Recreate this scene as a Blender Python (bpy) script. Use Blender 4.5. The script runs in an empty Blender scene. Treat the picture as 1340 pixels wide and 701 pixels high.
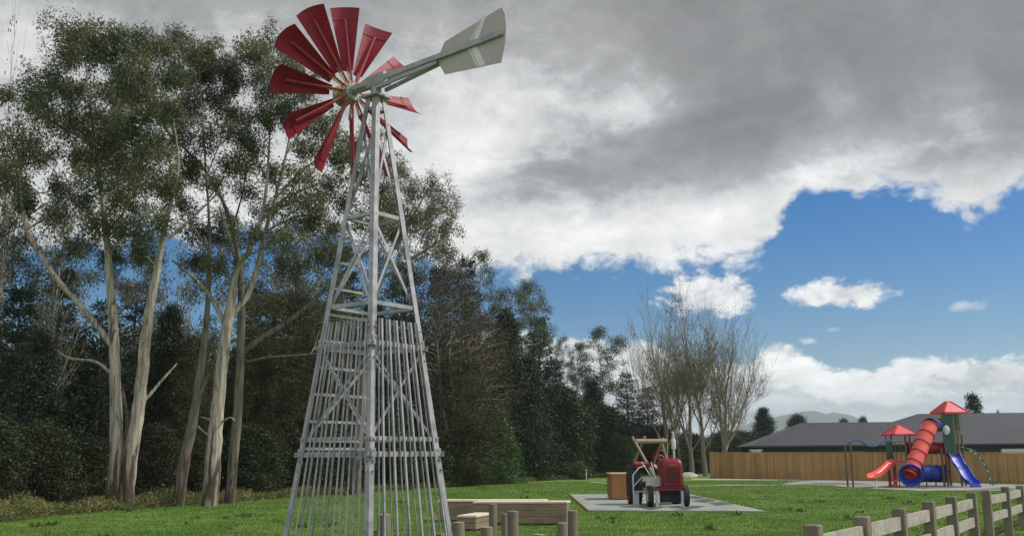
import bpy, math, random
import numpy as np
from mathutils import Vector, Matrix

sc = bpy.context.scene
C = sc.collection
R = math.radians
PI = math.pi

# ------------------------------------------------------------------ camera
EYE = Vector((0, 0, 1.6))
F = 1320.0                                   # focal length in photo pixels (photo 1340 x 701)
PITCH = math.atan(252 / F)
ROLL = -0.0087
cam_d = bpy.data.cameras.new('camera')
cam = bpy.data.objects.new('camera', cam_d)
C.objects.link(cam)
CAMROT = Matrix.Rotation(PI / 2 + PITCH, 3, 'X') @ Matrix.Rotation(ROLL, 3, 'Z')
cam.matrix_world = Matrix.Translation(EYE) @ CAMROT.to_4x4()
cam_d.sensor_width = 36
cam_d.lens = F / 1340 * 36
cam_d.clip_start = 0.1
cam_d.clip_end = 30000
sc.camera = cam


def ray(px, py):
    return (CAMROT @ Vector(((px - 670) / F, -(py - 350.5) / F, -1))).normalized()


def P(px, py, d):
    """the point seen at this photo pixel at forward distance d (metres)"""
    r = ray(px, py)
    return EYE + r * (d / r.y)


def G(px, py, z=0.0):
    r = ray(px, py)
    return EYE + r * ((z - EYE.z) / r.z)


def azel(px, py):
    r = ray(px, py)
    return math.atan2(r.x, r.y), math.asin(r.z)


# ------------------------------------------------------------------ light
SUN_EL = R(47)
SUN_AZ = R(84)                               # to the right of the view direction
sun_d = bpy.data.lights.new('sun', 'SUN')
sun_d.energy = 3.3
sun_d.angle = R(5)
sun_d.color = (1.0, 0.94, 0.85)
sun = bpy.data.objects.new('sun', sun_d)
C.objects.link(sun)
sdir = Vector((math.sin(SUN_AZ) * math.cos(SUN_EL), math.cos(SUN_AZ) * math.cos(SUN_EL), math.sin(SUN_EL)))
sun.rotation_euler = (-sdir).to_track_quat('-Z', 'Y').to_euler()

sc.view_settings.view_transform = 'Standard'
sc.view_settings.look = 'None'
sc.view_settings.exposure = 0.15
sc.view_settings.gamma = 1
sc.view_settings.use_curve_mapping = False
sc.render.engine = 'CYCLES'
sc.cycles.max_bounces = 6
sc.cycles.transparent_max_bounces = 4
sc.cycles.volume_bounces = 1


# ------------------------------------------------------------------ node helpers
class NT:
    def __init__(s, nt):
        s.nt = nt
        nt.nodes.clear()

    def n(s, typ, **kw):
        nd = s.nt.nodes.new(typ)
        for k, v in kw.items():
            if k.startswith('i_'):
                nd.inputs[k[2:].replace('_', ' ')].default_value = v
            else:
                setattr(nd, k, v)
        return nd

    def link(s, a, b):
        s.nt.links.new(a, b)

    def val(s, a, inp):
        if isinstance(a, (int, float)):
            inp.default_value = a
        elif isinstance(a, (tuple, list)):
            inp.default_value = a
        else:
            s.link(a, inp)

    def m(s, op, a, b=None, c=None, clamp=False):
        nd = s.nt.nodes.new('ShaderNodeMath')
        nd.operation = op
        nd.use_clamp = clamp
        s.val(a, nd.inputs[0])
        if b is not None:
            s.val(b, nd.inputs[1])
        if c is not None:
            s.val(c, nd.inputs[2])
        return nd.outputs[0]

    def mix(s, f, a, b):
        nd = s.nt.nodes.new('ShaderNodeMix')
        nd.data_type = 'RGBA'
        s.val(f, nd.inputs[0])
        s.val(a, nd.inputs[6])
        s.val(b, nd.inputs[7])
        return nd.outputs[2]

    def sstep(s, x, e0, e1, o0=0.0, o1=1.0):
        nd = s.nt.nodes.new('ShaderNodeMapRange')
        nd.interpolation_type = 'SMOOTHSTEP'
        s.val(x, nd.inputs[0])
        s.val(e0, nd.inputs[1])
        s.val(e1, nd.inputs[2])
        s.val(o0, nd.inputs[3])
        s.val(o1, nd.inputs[4])
        return nd.outputs[0]

    def noise(s, vec, scale, detail=5, rough=0.55, dist=0.0, out=0):
        nd = s.nt.nodes.new('ShaderNodeTexNoise')
        if vec is not None:
            s.link(vec, nd.inputs['Vector'])
        nd.inputs['Scale'].default_value = scale
        nd.inputs['Detail'].default_value = detail
        nd.inputs['Roughness'].default_value = rough
        nd.inputs['Distortion'].default_value = dist
        return nd.outputs[out]


def rgb(c):
    return (c[0], c[1], c[2], 1.0)


# ------------------------------------------------------------------ world: sky with clouds
world = bpy.data.worlds.new('World')
sc.world = world
world.use_nodes = True
W = NT(world.node_tree)
sky = W.n('ShaderNodeTexSky', sky_type='NISHITA', sun_disc=False, sun_elevation=SUN_EL, sun_rotation=SUN_AZ,
          altitude=0, air_density=1.0, dust_density=0.6, ozone_density=1.6)
SKYS = 0.10
tc = W.n('ShaderNodeTexCoord')
D = tc.outputs['Generated']
sep = W.n('ShaderNodeSeparateXYZ')
W.link(D, sep.inputs[0])
el = W.m('ARCSINE', sep.outputs[2])
az = W.m('ARCTAN2', sep.outputs[0], sep.outputs[1])
azn = W.m('ADD', W.m('DIVIDE', az, 1.2), 0.5)          # 0..1 over -0.6 .. 0.6 rad


def azcurve(pix, lo=-0.2, hi=0.6):
    """elevation as a function of azimuth, through the listed cloud edge points"""
    fc = W.n('ShaderNodeFloatCurve')
    cu = fc.mapping.curves[0]
    pts = sorted((azel(x, y)[0] / 1.2 + 0.5, (azel(x, y)[1] - lo) / (hi - lo)) for x, y in pix)
    pts = [(0.0, pts[0][1])] + pts + [(1.0, pts[-1][1])]
    while len(cu.points) < len(pts):
        cu.points.new(0.5, 0.5)
    for p, q in zip(cu.points, pts):
        p.location = q
        p.handle_type = 'AUTO'
    fc.mapping.update()
    W.link(azn, fc.inputs['Value'])
    return W.m('ADD', W.m('MULTIPLY', fc.outputs[0], hi - lo), lo)


# squashed direction so billows lie a little flatter than tall
mp = W.n('ShaderNodeMapping')
W.link(D, mp.inputs[0])
mp.inputs['Scale'].default_value = (1, 1, 1.5)
DV = mp.outputs[0]
nA = W.m('SUBTRACT', W.noise(DV, 5.5, 9, 0.62, 0.3), 0.5)
nB = W.m('SUBTRACT', W.noise(DV, 17.0, 8, 0.66, 0.5), 0.5)
nC = W.m('SUBTRACT', W.noise(DV, 2.6, 5, 0.55, 0.6), 0.5)
mp2 = W.n('ShaderNodeMapping')
W.link(D, mp2.inputs[0])
mp2.inputs['Location'].default_value = (3.1, 1.7, 5.2)
mp2.inputs['Scale'].default_value = (1, 1, 2.1)
nD = W.m('SUBTRACT', W.noise(mp2.outputs[0], 9.0, 8, 0.6, 0.4), 0.5)

# rounded billows: cellular noise, warped a little
wv_ = W.n('ShaderNodeVectorMath', operation='MULTIPLY_ADD')
W.link(W.noise(DV, 9.0, 4, 0.6, 0.0, 1), wv_.inputs[0])
wv_.inputs[1].default_value = (0.09, 0.09, 0.09)
W.link(DV, wv_.inputs[2])


def billow(scale):
    vt = W.n('ShaderNodeTexVoronoi', feature='F1')
    W.link(wv_.outputs[0], vt.inputs['Vector'])
    vt.inputs['Scale'].default_value = scale
    vt.inputs['Detail'].default_value = 2.0
    vt.inputs['Roughness'].default_value = 0.55
    vt.inputs['Lacunarity'].default_value = 2.3
    vt.normalize = True
    return W.m('SUBTRACT', 0.30, vt.outputs['Distance'])


nE = W.m('SUBTRACT', W.noise(DV, 42.0, 6, 0.65, 0.3), 0.5)
nV = billow(15.0)
nW = billow(30.0)

e_hi = azcurve([(-60, 330), (60, 330), (200, 315), (330, 300), (480, 330), (600, 362), (660, 366), (705, 372), (740, 362), (775, 348), (800, 360), (850, 358),
                (900, 352), (950, 356), (985, 346), (1010, 322), (1034, 276), (1056, 246), (1075, 246), (1110, 252), (1150, 238),
                (1180, 250), (1215, 268), (1245, 282), (1275, 300), (1305, 282), (1345, 258)])
e_lo = azcurve([(-60, 520), (300, 470), (560, 440), (700, 432), (760, 436), (820, 446), (880, 452), (930, 470), (985, 468), (1010, 458), (1045, 456),
                (1075, 470), (1110, 478), (1150, 480), (1180, 466), (1215, 464), (1250, 474), (1300, 468), (1345, 470)])

t_hi = W.m('ADD', W.m('SUBTRACT', el, e_hi), W.m('ADD', W.m('ADD', W.m('MULTIPLY', nA, 0.065), W.m('MULTIPLY', nB, 0.065)), W.m('ADD', W.m('MULTIPLY', nV, 0.045), W.m('MULTIPLY', nE, 0.030))))
a_hi = W.sstep(t_hi, -0.004, 0.016)
t_lo = W.m('ADD', W.m('SUBTRACT', e_lo, el), W.m('ADD', W.m('ADD', W.m('MULTIPLY', nD, 0.030), W.m('MULTIPLY', nB, 0.025)), W.m('ADD', W.m('MULTIPLY', nW, 0.035), W.m('MULTIPLY', nE, 0.018))))
a_lo = W.sstep(t_lo, -0.002, 0.008)


def puff(px, py, rx, ry, th=0.35, k=1.0):
    a0, e0 = azel(px, py)
    u = W.m('DIVIDE', W.m('SUBTRACT', az, a0), rx / F)
    v = W.m('DIVIDE', W.m('SUBTRACT', el, e0), ry / F)
    d2 = W.m('SQRT', W.m('ADD', W.m('MULTIPLY', u, u), W.m('MULTIPLY', v, v)))
    q = W.m('ADD', W.m('SUBTRACT', 1.0, d2), W.m('ADD', W.m('ADD', W.m('MULTIPLY', nB, 1.7 * k), W.m('MULTIPLY', nD, 1.1 * k)), W.m('ADD', W.m('MULTIPLY', nW, 0.9 * k), W.m('MULTIPLY', nE, 0.9 * k))))
    return W.sstep(q, 0.05, th, 0.0, 1.0)


p1 = puff(922, 388, 70, 31, 0.45)
p2 = puff(1098, 385, 80, 20, 0.5)
p3 = W.m('MULTIPLY', puff(1268, 400, 26, 9, 0.9), 0.5)
p4 = W.m('MULTIPLY', puff(1058, 446, 13, 5, 0.9), 0.5)
p5 = W.m('MULTIPLY', puff(1092, 431, 14, 4, 0.9), 0.25)
pp = W.m('MAXIMUM', W.m('MAXIMUM', p1, p2), W.m('MAXIMUM', p3, W.m('MAXIMUM', p4, p5)))

def vary(c, amount):
    nd = W.n('ShaderNodeVectorMath', operation='SCALE')
    W.val(c, nd.inputs[0])
    W.link(amount, nd.inputs[3])
    return nd.outputs[0]


# brightness of the deck: thin and bright along its lower edge, thick and grey higher up
edge_w = azcurve([(-60, 170), (300, 150), (560, 150), (700, 150), (820, 190), (900, 240), (985, 262), (1040, 200), (1180, 200), (1345, 215)])
thick = W.m('ADD', W.m('DIVIDE', W.m('SUBTRACT', el, e_hi), W.m('MAXIMUM', W.m('SUBTRACT', edge_w, e_hi), 0.03)),
            W.m('ADD', W.m('MULTIPLY', nC, 1.3), W.m('MULTIPLY', nA, 1.9)))
thick = W.m('ADD', thick, W.m('ADD', W.m('SUBTRACT', W.m('MULTIPLY', nB, 2.0), W.m('MULTIPLY', nV, 1.2)), W.m('ADD', W.m('MULTIPLY', nE, 1.5), 0.25)))


def blob(px, py, rx, ry, k):
    a0, e0 = azel(px, py)
    u = W.m('DIVIDE', W.m('SUBTRACT', W.m('ADD', az, W.m('MULTIPLY', nA, .10)), a0), rx / F)
    v = W.m('DIVIDE', W.m('SUBTRACT', W.m('ADD', el, W.m('MULTIPLY', nD, .10)), e0), ry / F)
    return W.m('MULTIPLY', W.m('EXPONENT', W.m('MULTIPLY', W.m('ADD', W.m('MULTIPLY', u, u), W.m('MULTIPLY', v, v)), -1.0)), k)


for b_ in ((745, 238, 130, 30, 1.3), (900, 190, 150, 40, 1.0), (1020, 150, 120, 30, .7), (1240, 215, 110, 26, .6), (835, 135, 60, 34, -.8), (600, 190, 60, 60, -.7),
           (655, 120, 120, 40, -.35), (1060, 120, 90, 22, -.5), (660, 200, 50, 30, -.6), (1100, 215, 120, 20, -.5), (880, 275, 90, 22, -.35), (30, 40, 110, 60, -1.0), (330, 35, 70, 40, -.9), (560, 60, 60, 60, -.4), (960, 290, 60, 40, -.8), (780, 320, 120, 26, -.7)):
    thick = W.m('ADD', thick, blob(*b_))
cr = W.n('ShaderNodeValToRGB')
W.link(W.m('MULTIPLY', thick, 0.33), cr.inputs[0])
e = cr.color_ramp.elements
e[0].position = 0.0
e[0].color = (0.88, 0.88, 0.875, 1)
e[1].position = 1.0
e[1].color = (0.22, 0.22, 0.225, 1)
for pos, col in ((0.14, (0.77, 0.77, 0.77)), (0.33, (0.60, 0.605, 0.615)), (0.55, (0.37, 0.372, 0.38)), (0.78, (0.275, 0.275, 0.28))):
    x = cr.color_ramp.elements.new(pos)
    x.color = rgb(col)
# unseen deck behind the camera is brightened, added as fill for front faces
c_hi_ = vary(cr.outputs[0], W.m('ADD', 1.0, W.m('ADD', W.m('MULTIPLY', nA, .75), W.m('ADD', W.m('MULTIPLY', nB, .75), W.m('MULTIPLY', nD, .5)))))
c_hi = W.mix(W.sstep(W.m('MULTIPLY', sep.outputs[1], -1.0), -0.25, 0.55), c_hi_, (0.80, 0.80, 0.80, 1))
# horizon bank: white billowing tops over a grey lavender body
cr2 = W.n('ShaderNodeValToRGB')
W.link(W.m('ADD', W.m('MULTIPLY', t_lo, 11.0), W.m('SUBTRACT', W.m('MULTIPLY', W.m('ADD', nD, nB), 1.6), W.m('MULTIPLY', nW, 1.2))), cr2.inputs[0])
e = cr2.color_ramp.elements
e[0].position = 0.0
e[0].color = (0.90, 0.90, 0.89, 1)
e[1].position = 1.0
e[1].color = (0.60, 0.61, 0.64, 1)
for pos, col in ((0.28, (0.80, 0.805, 0.81)), (0.5, (0.52, 0.545, 0.59)), (0.75, (0.60, 0.615, 0.65))):
    x = cr2.color_ramp.elements.new(pos)
    x.color = rgb(col)
mp3 = W.n('ShaderNodeMapping')
W.link(D, mp3.inputs[0])
mp3.inputs['Scale'].default_value = (1, 1, 4.5)
nS = W.m('SUBTRACT', W.noise(mp3.outputs[0], 10.0, 7, 0.6, 0.4), 0.5)
c_lo = vary(cr2.outputs[0], W.m('ADD', 1.03, W.m('ADD', W.m('MULTIPLY', nS, 1.5), W.m('MULTIPLY', nB, .35))))
c_pp = W.mix(W.sstep(W.m('ADD', W.m('ADD', nB, nD), nW), -0.20, 0.18), (0.60, 0.62, 0.66, 1), (0.92, 0.92, 0.91, 1))


def scalecol(c, f):
    nd = W.n('ShaderNodeVectorMath', operation='SCALE')
    W.val(c, nd.inputs[0])
    nd.inputs[3].default_value = f
    return nd.outputs[0]


hs = W.n('ShaderNodeHueSaturation')
hs.inputs['Saturation'].default_value = 1.75
hs.inputs['Value'].default_value = 0.69
W.link(sky.outputs[0], hs.inputs['Color'])
skyc = W.n('ShaderNodeVectorMath', operation='MULTIPLY')
W.link(hs.outputs[0], skyc.inputs[0])
skyc.inputs[1].default_value = (0.86, 0.94, 1.15)
skyc = skyc.outputs[0]
col = W.mix(a_lo, skyc, scalecol(c_lo, 1 / SKYS))
col = W.mix(pp, col, scalecol(c_pp, 1 / SKYS))
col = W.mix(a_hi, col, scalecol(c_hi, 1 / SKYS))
bg = W.n('ShaderNodeBackground')
W.link(col, bg.inputs[0])
bg.inputs[1].default_value = SKYS
wo = W.n('ShaderNodeOutputWorld')
W.link(bg.outputs[0], wo.inputs[0])
world.cycles.sampling_method = 'MANUAL'
world.cycles.sample_map_resolution = 1024


# ------------------------------------------------------------------ materials
def mat(name, c1, c2=None, scale=4.0, rough=0.6, metal=0.0, bump=0.0, bscale=30.0, stretch=(1, 1, 1), island=0.0,
        spec=0.5, detail=6, c3=None, c3scale=0.7, objrand=0.0, transl=0.0, coat=0.0):
    m = bpy.data.materials.new(name)
    m.use_nodes = True
    t = NT(m.node_tree)
    b = t.n('ShaderNodeBsdfPrincipled')
    b.inputs['Roughness'].default_value = rough
    b.inputs['Metallic'].default_value = metal
    b.inputs['Specular IOR Level'].default_value = spec
    if coat:
        b.inputs['Coat Weight'].default_value = coat
        b.inputs['Coat Roughness'].default_value = 0.2
    tcx = t.n('ShaderNodeTexCoord')
    mpp = t.n('ShaderNodeMapping')
    t.link(tcx.outputs['Object'], mpp.inputs[0])
    mpp.inputs['Scale'].default_value = stretch
    v = mpp.outputs[0]
    colr = rgb(c1)
    if c2 is not None:
        f = t.sstep(t.noise(v, scale, detail, 0.6), 0.32, 0.68)
        colr = t.mix(f, rgb(c1), rgb(c2))
    if c3 is not None:
        f = t.sstep(t.noise(tcx.outputs['Object'], c3scale, 5, 0.6), 0.45, 0.7)
        colr = t.mix(f, colr, rgb(c3))
    if island or objrand:
        h = t.n('ShaderNodeHueSaturation')
        t.val(colr, h.inputs['Color'])
        if island:
            g = t.n('ShaderNodeNewGeometry')
            rnd = g.outputs['Random Per Island']
            vv = t.m('ADD', 1 - island, t.m('MULTIPLY', rnd, 2 * island))
        else:
            vv = 1.0
        if objrand:
            oi = t.n('ShaderNodeObjectInfo')
            vv = t.m('MULTIPLY', vv, t.m('ADD', 1 - objrand, t.m('MULTIPLY', oi.outputs['Random'], 2 * objrand)))
            t.link(t.m('ADD', 0.485, t.m('MULTIPLY', oi.outputs['Random'], 0.03)), h.inputs['Hue'])
        t.val(vv, h.inputs['Value'])
        colr = h.outputs[0]
    t.val(colr, b.inputs['Base Color'])
    if bump:
        bn = t.n('ShaderNodeBump')
        bn.inputs['Strength'].default_value = bump
        bn.inputs['Distance'].default_value = 0.02
        t.link(t.noise(v, bscale, 5, 0.6), bn.inputs['Height'])
        t.link(bn.outputs[0], b.inputs['Normal'])
    out = t.n('ShaderNodeOutputMaterial')
    if transl:
        tr = t.n('ShaderNodeBsdfTranslucent')
        t.val(colr, tr.inputs[0])
        ms = t.n('ShaderNodeMixShader')
        ms.inputs[0].default_value = transl
        t.link(b.outputs[0], ms.inputs[1])
        t.link(tr.outputs[0], ms.inputs[2])
        t.link(ms.outputs[0], out.inputs[0])
    else:
        t.link(b.outputs[0], out.inputs[0])
    return m


M = {}
M['galv'] = mat('galvanised_steel', (0.31, 0.305, 0.335), (0.41, 0.405, 0.44), 7, 0.5, 0.35, 0.06, 60, c3=(0.21, 0.22, 0.24), c3scale=2.5)
M['galv_dark'] = mat('dull_steel', (0.30, 0.32, 0.33), (0.40, 0.42, 0.43), 9, 0.5, 0.5)
M['red_blade'] = mat('red_blade_paint', (0.215, 0.010, 0.026), (0.26, 0.013, 0.032), 3, 0.52, 0.0, spec=0.3, c3=(0.17, 0.009, 0.02), c3scale=2.0)
M['red_strut'] = mat('faded_red_paint', (0.36, 0.055, 0.065), (0.30, 0.04, 0.05), 6, 0.5)
M['vane'] = mat('cream_vane_paint', (0.455, 0.41, 0.425), (0.41, 0.37, 0.385), 2.5, 0.65)
M['white'] = mat('white_paint', (0.74, 0.71, 0.72), (0.66, 0.63, 0.64), 5, 0.5)
M['rust'] = mat('brown_rusty_spokes', (0.24, 0.17, 0.10), (0.33, 0.25, 0.15), 12, 0.7)
M['bolt'] = mat('bolt_steel', (0.30, 0.30, 0.30), None, rough=0.4, metal=0.8)
M['post'] = mat('weathered_post_timber', (0.145, 0.122, 0.09), (0.215, 0.183, 0.138), 5, 0.85, 0, 0.35, 28, (1, 1, 0.12), c3=(0.12, 0.11, 0.08), c3scale=3)
M['post_dark'] = mat('dark_round_timber', (0.115, 0.098, 0.075), (0.19, 0.165, 0.13), 6, 0.85, 0, 0.4, 30, (1, 1, 0.1), c3=(0.09, 0.085, 0.065), c3scale=3)
M['endgrain'] = mat('sawn_end_grain', (0.40, 0.36, 0.27), (0.30, 0.26, 0.19), 20, 0.85)
M['rail'] = mat('pale_rail_timber', (0.31, 0.29, 0.265), (0.42, 0.395, 0.365), 9, 0.85, 0, 0.4, 26, (1.2, 1.2, 2.0), c3=(0.23, 0.21, 0.185), c3scale=6)
M['bench'] = mat('sleeper_timber', (0.215, 0.155, 0.105), (0.285, 0.21, 0.15), 5, 0.8, 0, 0.3, 22, (0.25, 1, 3), c3=(0.16, 0.122, 0.09), c3scale=3, island=0.12)
M['bench_top'] = mat('pale_decking_timber', (0.60, 0.53, 0.41), (0.68, 0.62, 0.50), 4, 0.75, 0, 0.2, 25, (0.3, 2, 2), island=0.05)
M['paling'] = mat('pine_palings', (0.37, 0.215, 0.080), (0.44, 0.27, 0.115), 3, 0.8, 0, 0.2, 14, (2, 2, 0.15), island=0.20, c3=(0.30, 0.185, 0.09), c3scale=0.5)
M['cap'] = mat('fence_cap_timber', (0.42, 0.29, 0.16), None, rough=0.8)
M['roof'] = mat('charcoal_shingles', (0.044, 0.049, 0.062), (0.058, 0.064, 0.078), 3, 0.55, 0, 0.5, 8, (1, 1, 3), c3=(0.040, 0.045, 0.056), c3scale=0.3)
M['fascia'] = mat('dark_fascia', (0.02, 0.022, 0.026), None, rough=0.4)
M['housewall'] = mat('charcoal_cladding', (0.018, 0.02, 0.026), (0.026, 0.028, 0.034), 1.5, 0.6)
M['cream'] = mat('cream_render', (0.55, 0.53, 0.49), (0.60, 0.58, 0.54), 2, 0.8)
M['glass'] = mat('dark_glass', (0.02, 0.025, 0.03), None, rough=0.06, spec=0.8)
M['rubber_pad'] = mat('grey_green_safety_tiles', (0.235, 0.275, 0.245), (0.30, 0.34, 0.305), 1.3, 0.8, 0, 0.3, 60, c3=(0.20, 0.225, 0.205), c3scale=0.35)
M['pad_edge'] = mat('pad_edging_timber', (0.23, 0.15, 0.10), (0.30, 0.21, 0.15), 4, 0.9)
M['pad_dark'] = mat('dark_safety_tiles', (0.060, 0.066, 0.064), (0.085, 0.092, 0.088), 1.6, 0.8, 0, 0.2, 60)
M['playmat'] = mat('grey_play_surface', (0.25, 0.25, 0.245), (0.32, 0.32, 0.31), 0.6, 0.85, 0, 0.3, 40, c3=(0.19, 0.19, 0.188), c3scale=0.22)
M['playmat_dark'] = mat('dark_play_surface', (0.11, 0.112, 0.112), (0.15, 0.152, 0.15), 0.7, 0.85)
M['concrete'] = mat('pale_concrete', (0.42, 0.40, 0.36), (0.50, 0.48, 0.43), 2, 0.85)
M['play_red'] = mat('red_plastic', (0.80, 0.13, 0.105), (0.75, 0.11, 0.09), 1.5, 0.4, coat=0.1)
M['play_red_dark'] = mat('dark_red_plastic', (0.30, 0.018, 0.025), None, rough=0.4)
M['play_roof'] = mat('red_roof_plastic', (0.62, 0.075, 0.095), (0.57, 0.065, 0.085), 1.5, 0.5)
M['play_blue'] = mat('blue_plastic', (0.014, 0.045, 0.40), (0.018, 0.055, 0.44), 1.5, 0.45)
M['play_blue_dark'] = mat('navy_plastic', (0.014, 0.022, 0.13), None, rough=0.4)
M['play_post'] = mat('brown_green_powdercoat', (0.12, 0.092, 0.05), (0.15, 0.115, 0.065), 3, 0.45)
M['play_green'] = mat('dark_green_panel', (0.012, 0.072, 0.048), (0.015, 0.085, 0.058), 2, 0.4)
M['play_green_tube'] = mat('green_painted_tube', (0.045, 0.11, 0.06), None, rough=0.45)
M['play_yellow'] = mat('yellow_panel', (0.42, 0.38, 0.05), None, rough=0.45)
M['blue_tube'] = mat('blue_painted_tube', (0.07, 0.14, 0.30), None, rough=0.4)
M['tractor_red'] = mat('tractor_red', (0.165, 0.007, 0.014), (0.22, 0.010, 0.018), 3, 0.45, c3=(0.20, 0.010, 0.014), c3scale=3)
M['tractor_dark'] = mat('tractor_iron', (0.02, 0.022, 0.026), (0.035, 0.037, 0.04), 8, 0.6)
M['tractor_slot'] = mat('grille_slot', (0.028, 0.006, 0.008), None, rough=0.7)
M['tyre'] = mat('tyre_rubber', (0.018, 0.019, 0.02), (0.028, 0.029, 0.03), 9, 0.75)
M['grey_paint'] = mat('grey_painted_steel', (0.42, 0.43, 0.44), (0.48, 0.49, 0.50), 5, 0.5)
M['light_grey'] = mat('light_grey_panel', (0.56, 0.58, 0.60), (0.50, 0.52, 0.54), 4, 0.5)
M['crate'] = mat('varnished_ply', (0.28, 0.125, 0.042), (0.34, 0.16, 0.055), 3, 0.45, 0, 0.1, 20, (3, 3, 0.4), c3=(0.27, 0.11, 0.035), c3scale=1.5)
M['crate_top'] = mat('pale_ply_lid', (0.55, 0.42, 0.26), (0.62, 0.49, 0.31), 3, 0.55)
M['log'] = mat('peeled_log', (0.22, 0.17, 0.11), (0.28, 0.22, 0.15), 5, 0.75, 0, 0.2, 20, (1, 1, 1))
M['log_dark'] = mat('brown_log', (0.17, 0.12, 0.07), (0.24, 0.17, 0.10), 5, 0.8)
M['stone'] = mat('pale_stone', (0.62, 0.60, 0.55), (0.50, 0.48, 0.44), 6, 0.85)
M['hill'] = mat('hill_bush', (0.03, 0.042, 0.036), (0.042, 0.055, 0.045), 0.004, 0.9)

# bark and leaves
def barkmat(name, c1, c2, c3):
    """smooth shedding bark: long upright streaks, peeled plates, rough dark foot"""
    m = bpy.data.materials.new(name)
    m.use_nodes = True
    t = NT(m.node_tree)
    b = t.n('ShaderNodeBsdfPrincipled')
    b.inputs['Roughness'].default_value = 0.85
    b.inputs['Specular IOR Level'].default_value = 0.2
    tcx = t.n('ShaderNodeTexCoord')
    mpp = t.n('ShaderNodeMapping')
    t.link(tcx.outputs['Object'], mpp.inputs[0])
    mpp.inputs['Scale'].default_value = (5, 5, 0.55)
    v = mpp.outputs[0]
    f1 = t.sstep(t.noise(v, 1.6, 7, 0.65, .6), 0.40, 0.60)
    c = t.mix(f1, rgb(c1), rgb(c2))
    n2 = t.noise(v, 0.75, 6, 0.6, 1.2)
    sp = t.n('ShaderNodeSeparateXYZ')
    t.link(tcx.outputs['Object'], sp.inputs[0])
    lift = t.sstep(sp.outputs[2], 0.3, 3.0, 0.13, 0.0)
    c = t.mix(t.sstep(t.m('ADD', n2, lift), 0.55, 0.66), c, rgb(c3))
    t.link(c, b.inputs['Base Color'])
    bn = t.n('ShaderNodeBump')
    bn.inputs['Strength'].default_value = 0.6
    bn.inputs['Distance'].default_value = 0.05
    t.link(t.noise(v, 4, 6, 0.65), bn.inputs['Height'])
    t.link(bn.outputs[0], b.inputs['Normal'])
    o = t.n('ShaderNodeOutputMaterial')
    t.link(b.outputs[0], o.inputs[0])
    return m


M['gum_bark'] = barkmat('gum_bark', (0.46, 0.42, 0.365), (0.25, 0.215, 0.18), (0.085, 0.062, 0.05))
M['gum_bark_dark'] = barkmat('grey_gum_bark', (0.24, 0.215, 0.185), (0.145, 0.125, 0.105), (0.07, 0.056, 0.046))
M['dark_bark'] = mat('dark_bark', (0.10, 0.08, 0.06), (0.06, 0.05, 0.04), 4, 0.9, 0, 0.5, 12, (3, 3, 0.4))
M['poplar_bark'] = mat('poplar_bark', (0.24, 0.21, 0.16), (0.175, 0.155, 0.115), 4, 0.85, 0, 0.4, 12, (3, 3, 0.4))


def leafmat(name, c1, c2, sc_=0.35, transl=0.25, island=0.35, objrand=0.14, rough=0.55, spec=0.35):
    return mat(name, c1, c2, sc_, rough, 0, 0, spec=spec, island=island, objrand=objrand, transl=transl, detail=4)


M['gum_leaf'] = leafmat('gum_leaves', (0.070, 0.092, 0.044), (0.138, 0.142, 0.062), 0.45)
M['gum_leaf_far'] = leafmat('far_gum_leaves', (0.075, 0.095, 0.055), (0.105, 0.12, 0.07), 0.4)
M['pine_leaf'] = leafmat('pine_needles', (0.018, 0.034, 0.020), (0.030, 0.047, 0.025), 0.5, 0.1)
M['olive_leaf'] = leafmat('olive_foliage', (0.046, 0.054, 0.020), (0.070, 0.072, 0.027), 0.5, 0.2)
M['bush_leaf'] = leafmat('bush_leaves', (0.028, 0.043, 0.016), (0.044, 0.060, 0.022), 0.6, 0.2)
M['green_leaf'] = leafmat('bright_bush_leaves', (0.050, 0.105, 0.026), (0.075, 0.125, 0.032), 0.6, 0.25)
M['brown_leaf'] = leafmat('russet_foliage', (0.064, 0.056, 0.030), (0.086, 0.072, 0.038), 0.5, 0.2)
M['poplar_leaf'] = leafmat('poplar_leaves', (0.085, 0.105, 0.040), (0.135, 0.14, 0.05), 0.4, 0.3)
M['weed_leaf'] = leafmat('weed_leaves', (0.15, 0.175, 0.055), (0.25, 0.24, 0.10), 0.5, 0.3)
M['weed_green'] = leafmat('weed_green_leaves', (0.070, 0.115, 0.030), (0.115, 0.15, 0.045), 0.5, 0.3)


# ------------------------------------------------------------------ objects
WO = {}


def tag(o, label=None, cat=None, group=None, kind=None):
    if label:
        o['label'] = label
    if cat:
        o['category'] = cat
    if group:
        o['group'] = group
    if kind:
        o['kind'] = kind
    return o


def thing(name, loc, label, cat, group=None):
    o = bpy.data.objects.new(name, None)
    o.empty_display_size = 0.3
    C.objects.link(o)
    o.location = loc
    WO[o] = Vector(loc)
    return tag(o, label, cat, group)


def link_mesh(name, me, material, parent):
    o = bpy.data.objects.new(name, me)
    C.objects.link(o)
    if isinstance(material, (list, tuple)):
        for m_ in material:
            me.materials.append(m_)
    else:
        me.materials.append(material)
    if parent is not None:
        o.parent = parent
        WO[o] = WO[parent].copy()
    else:
        WO[o] = Vector((0, 0, 0))
    return o


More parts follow.
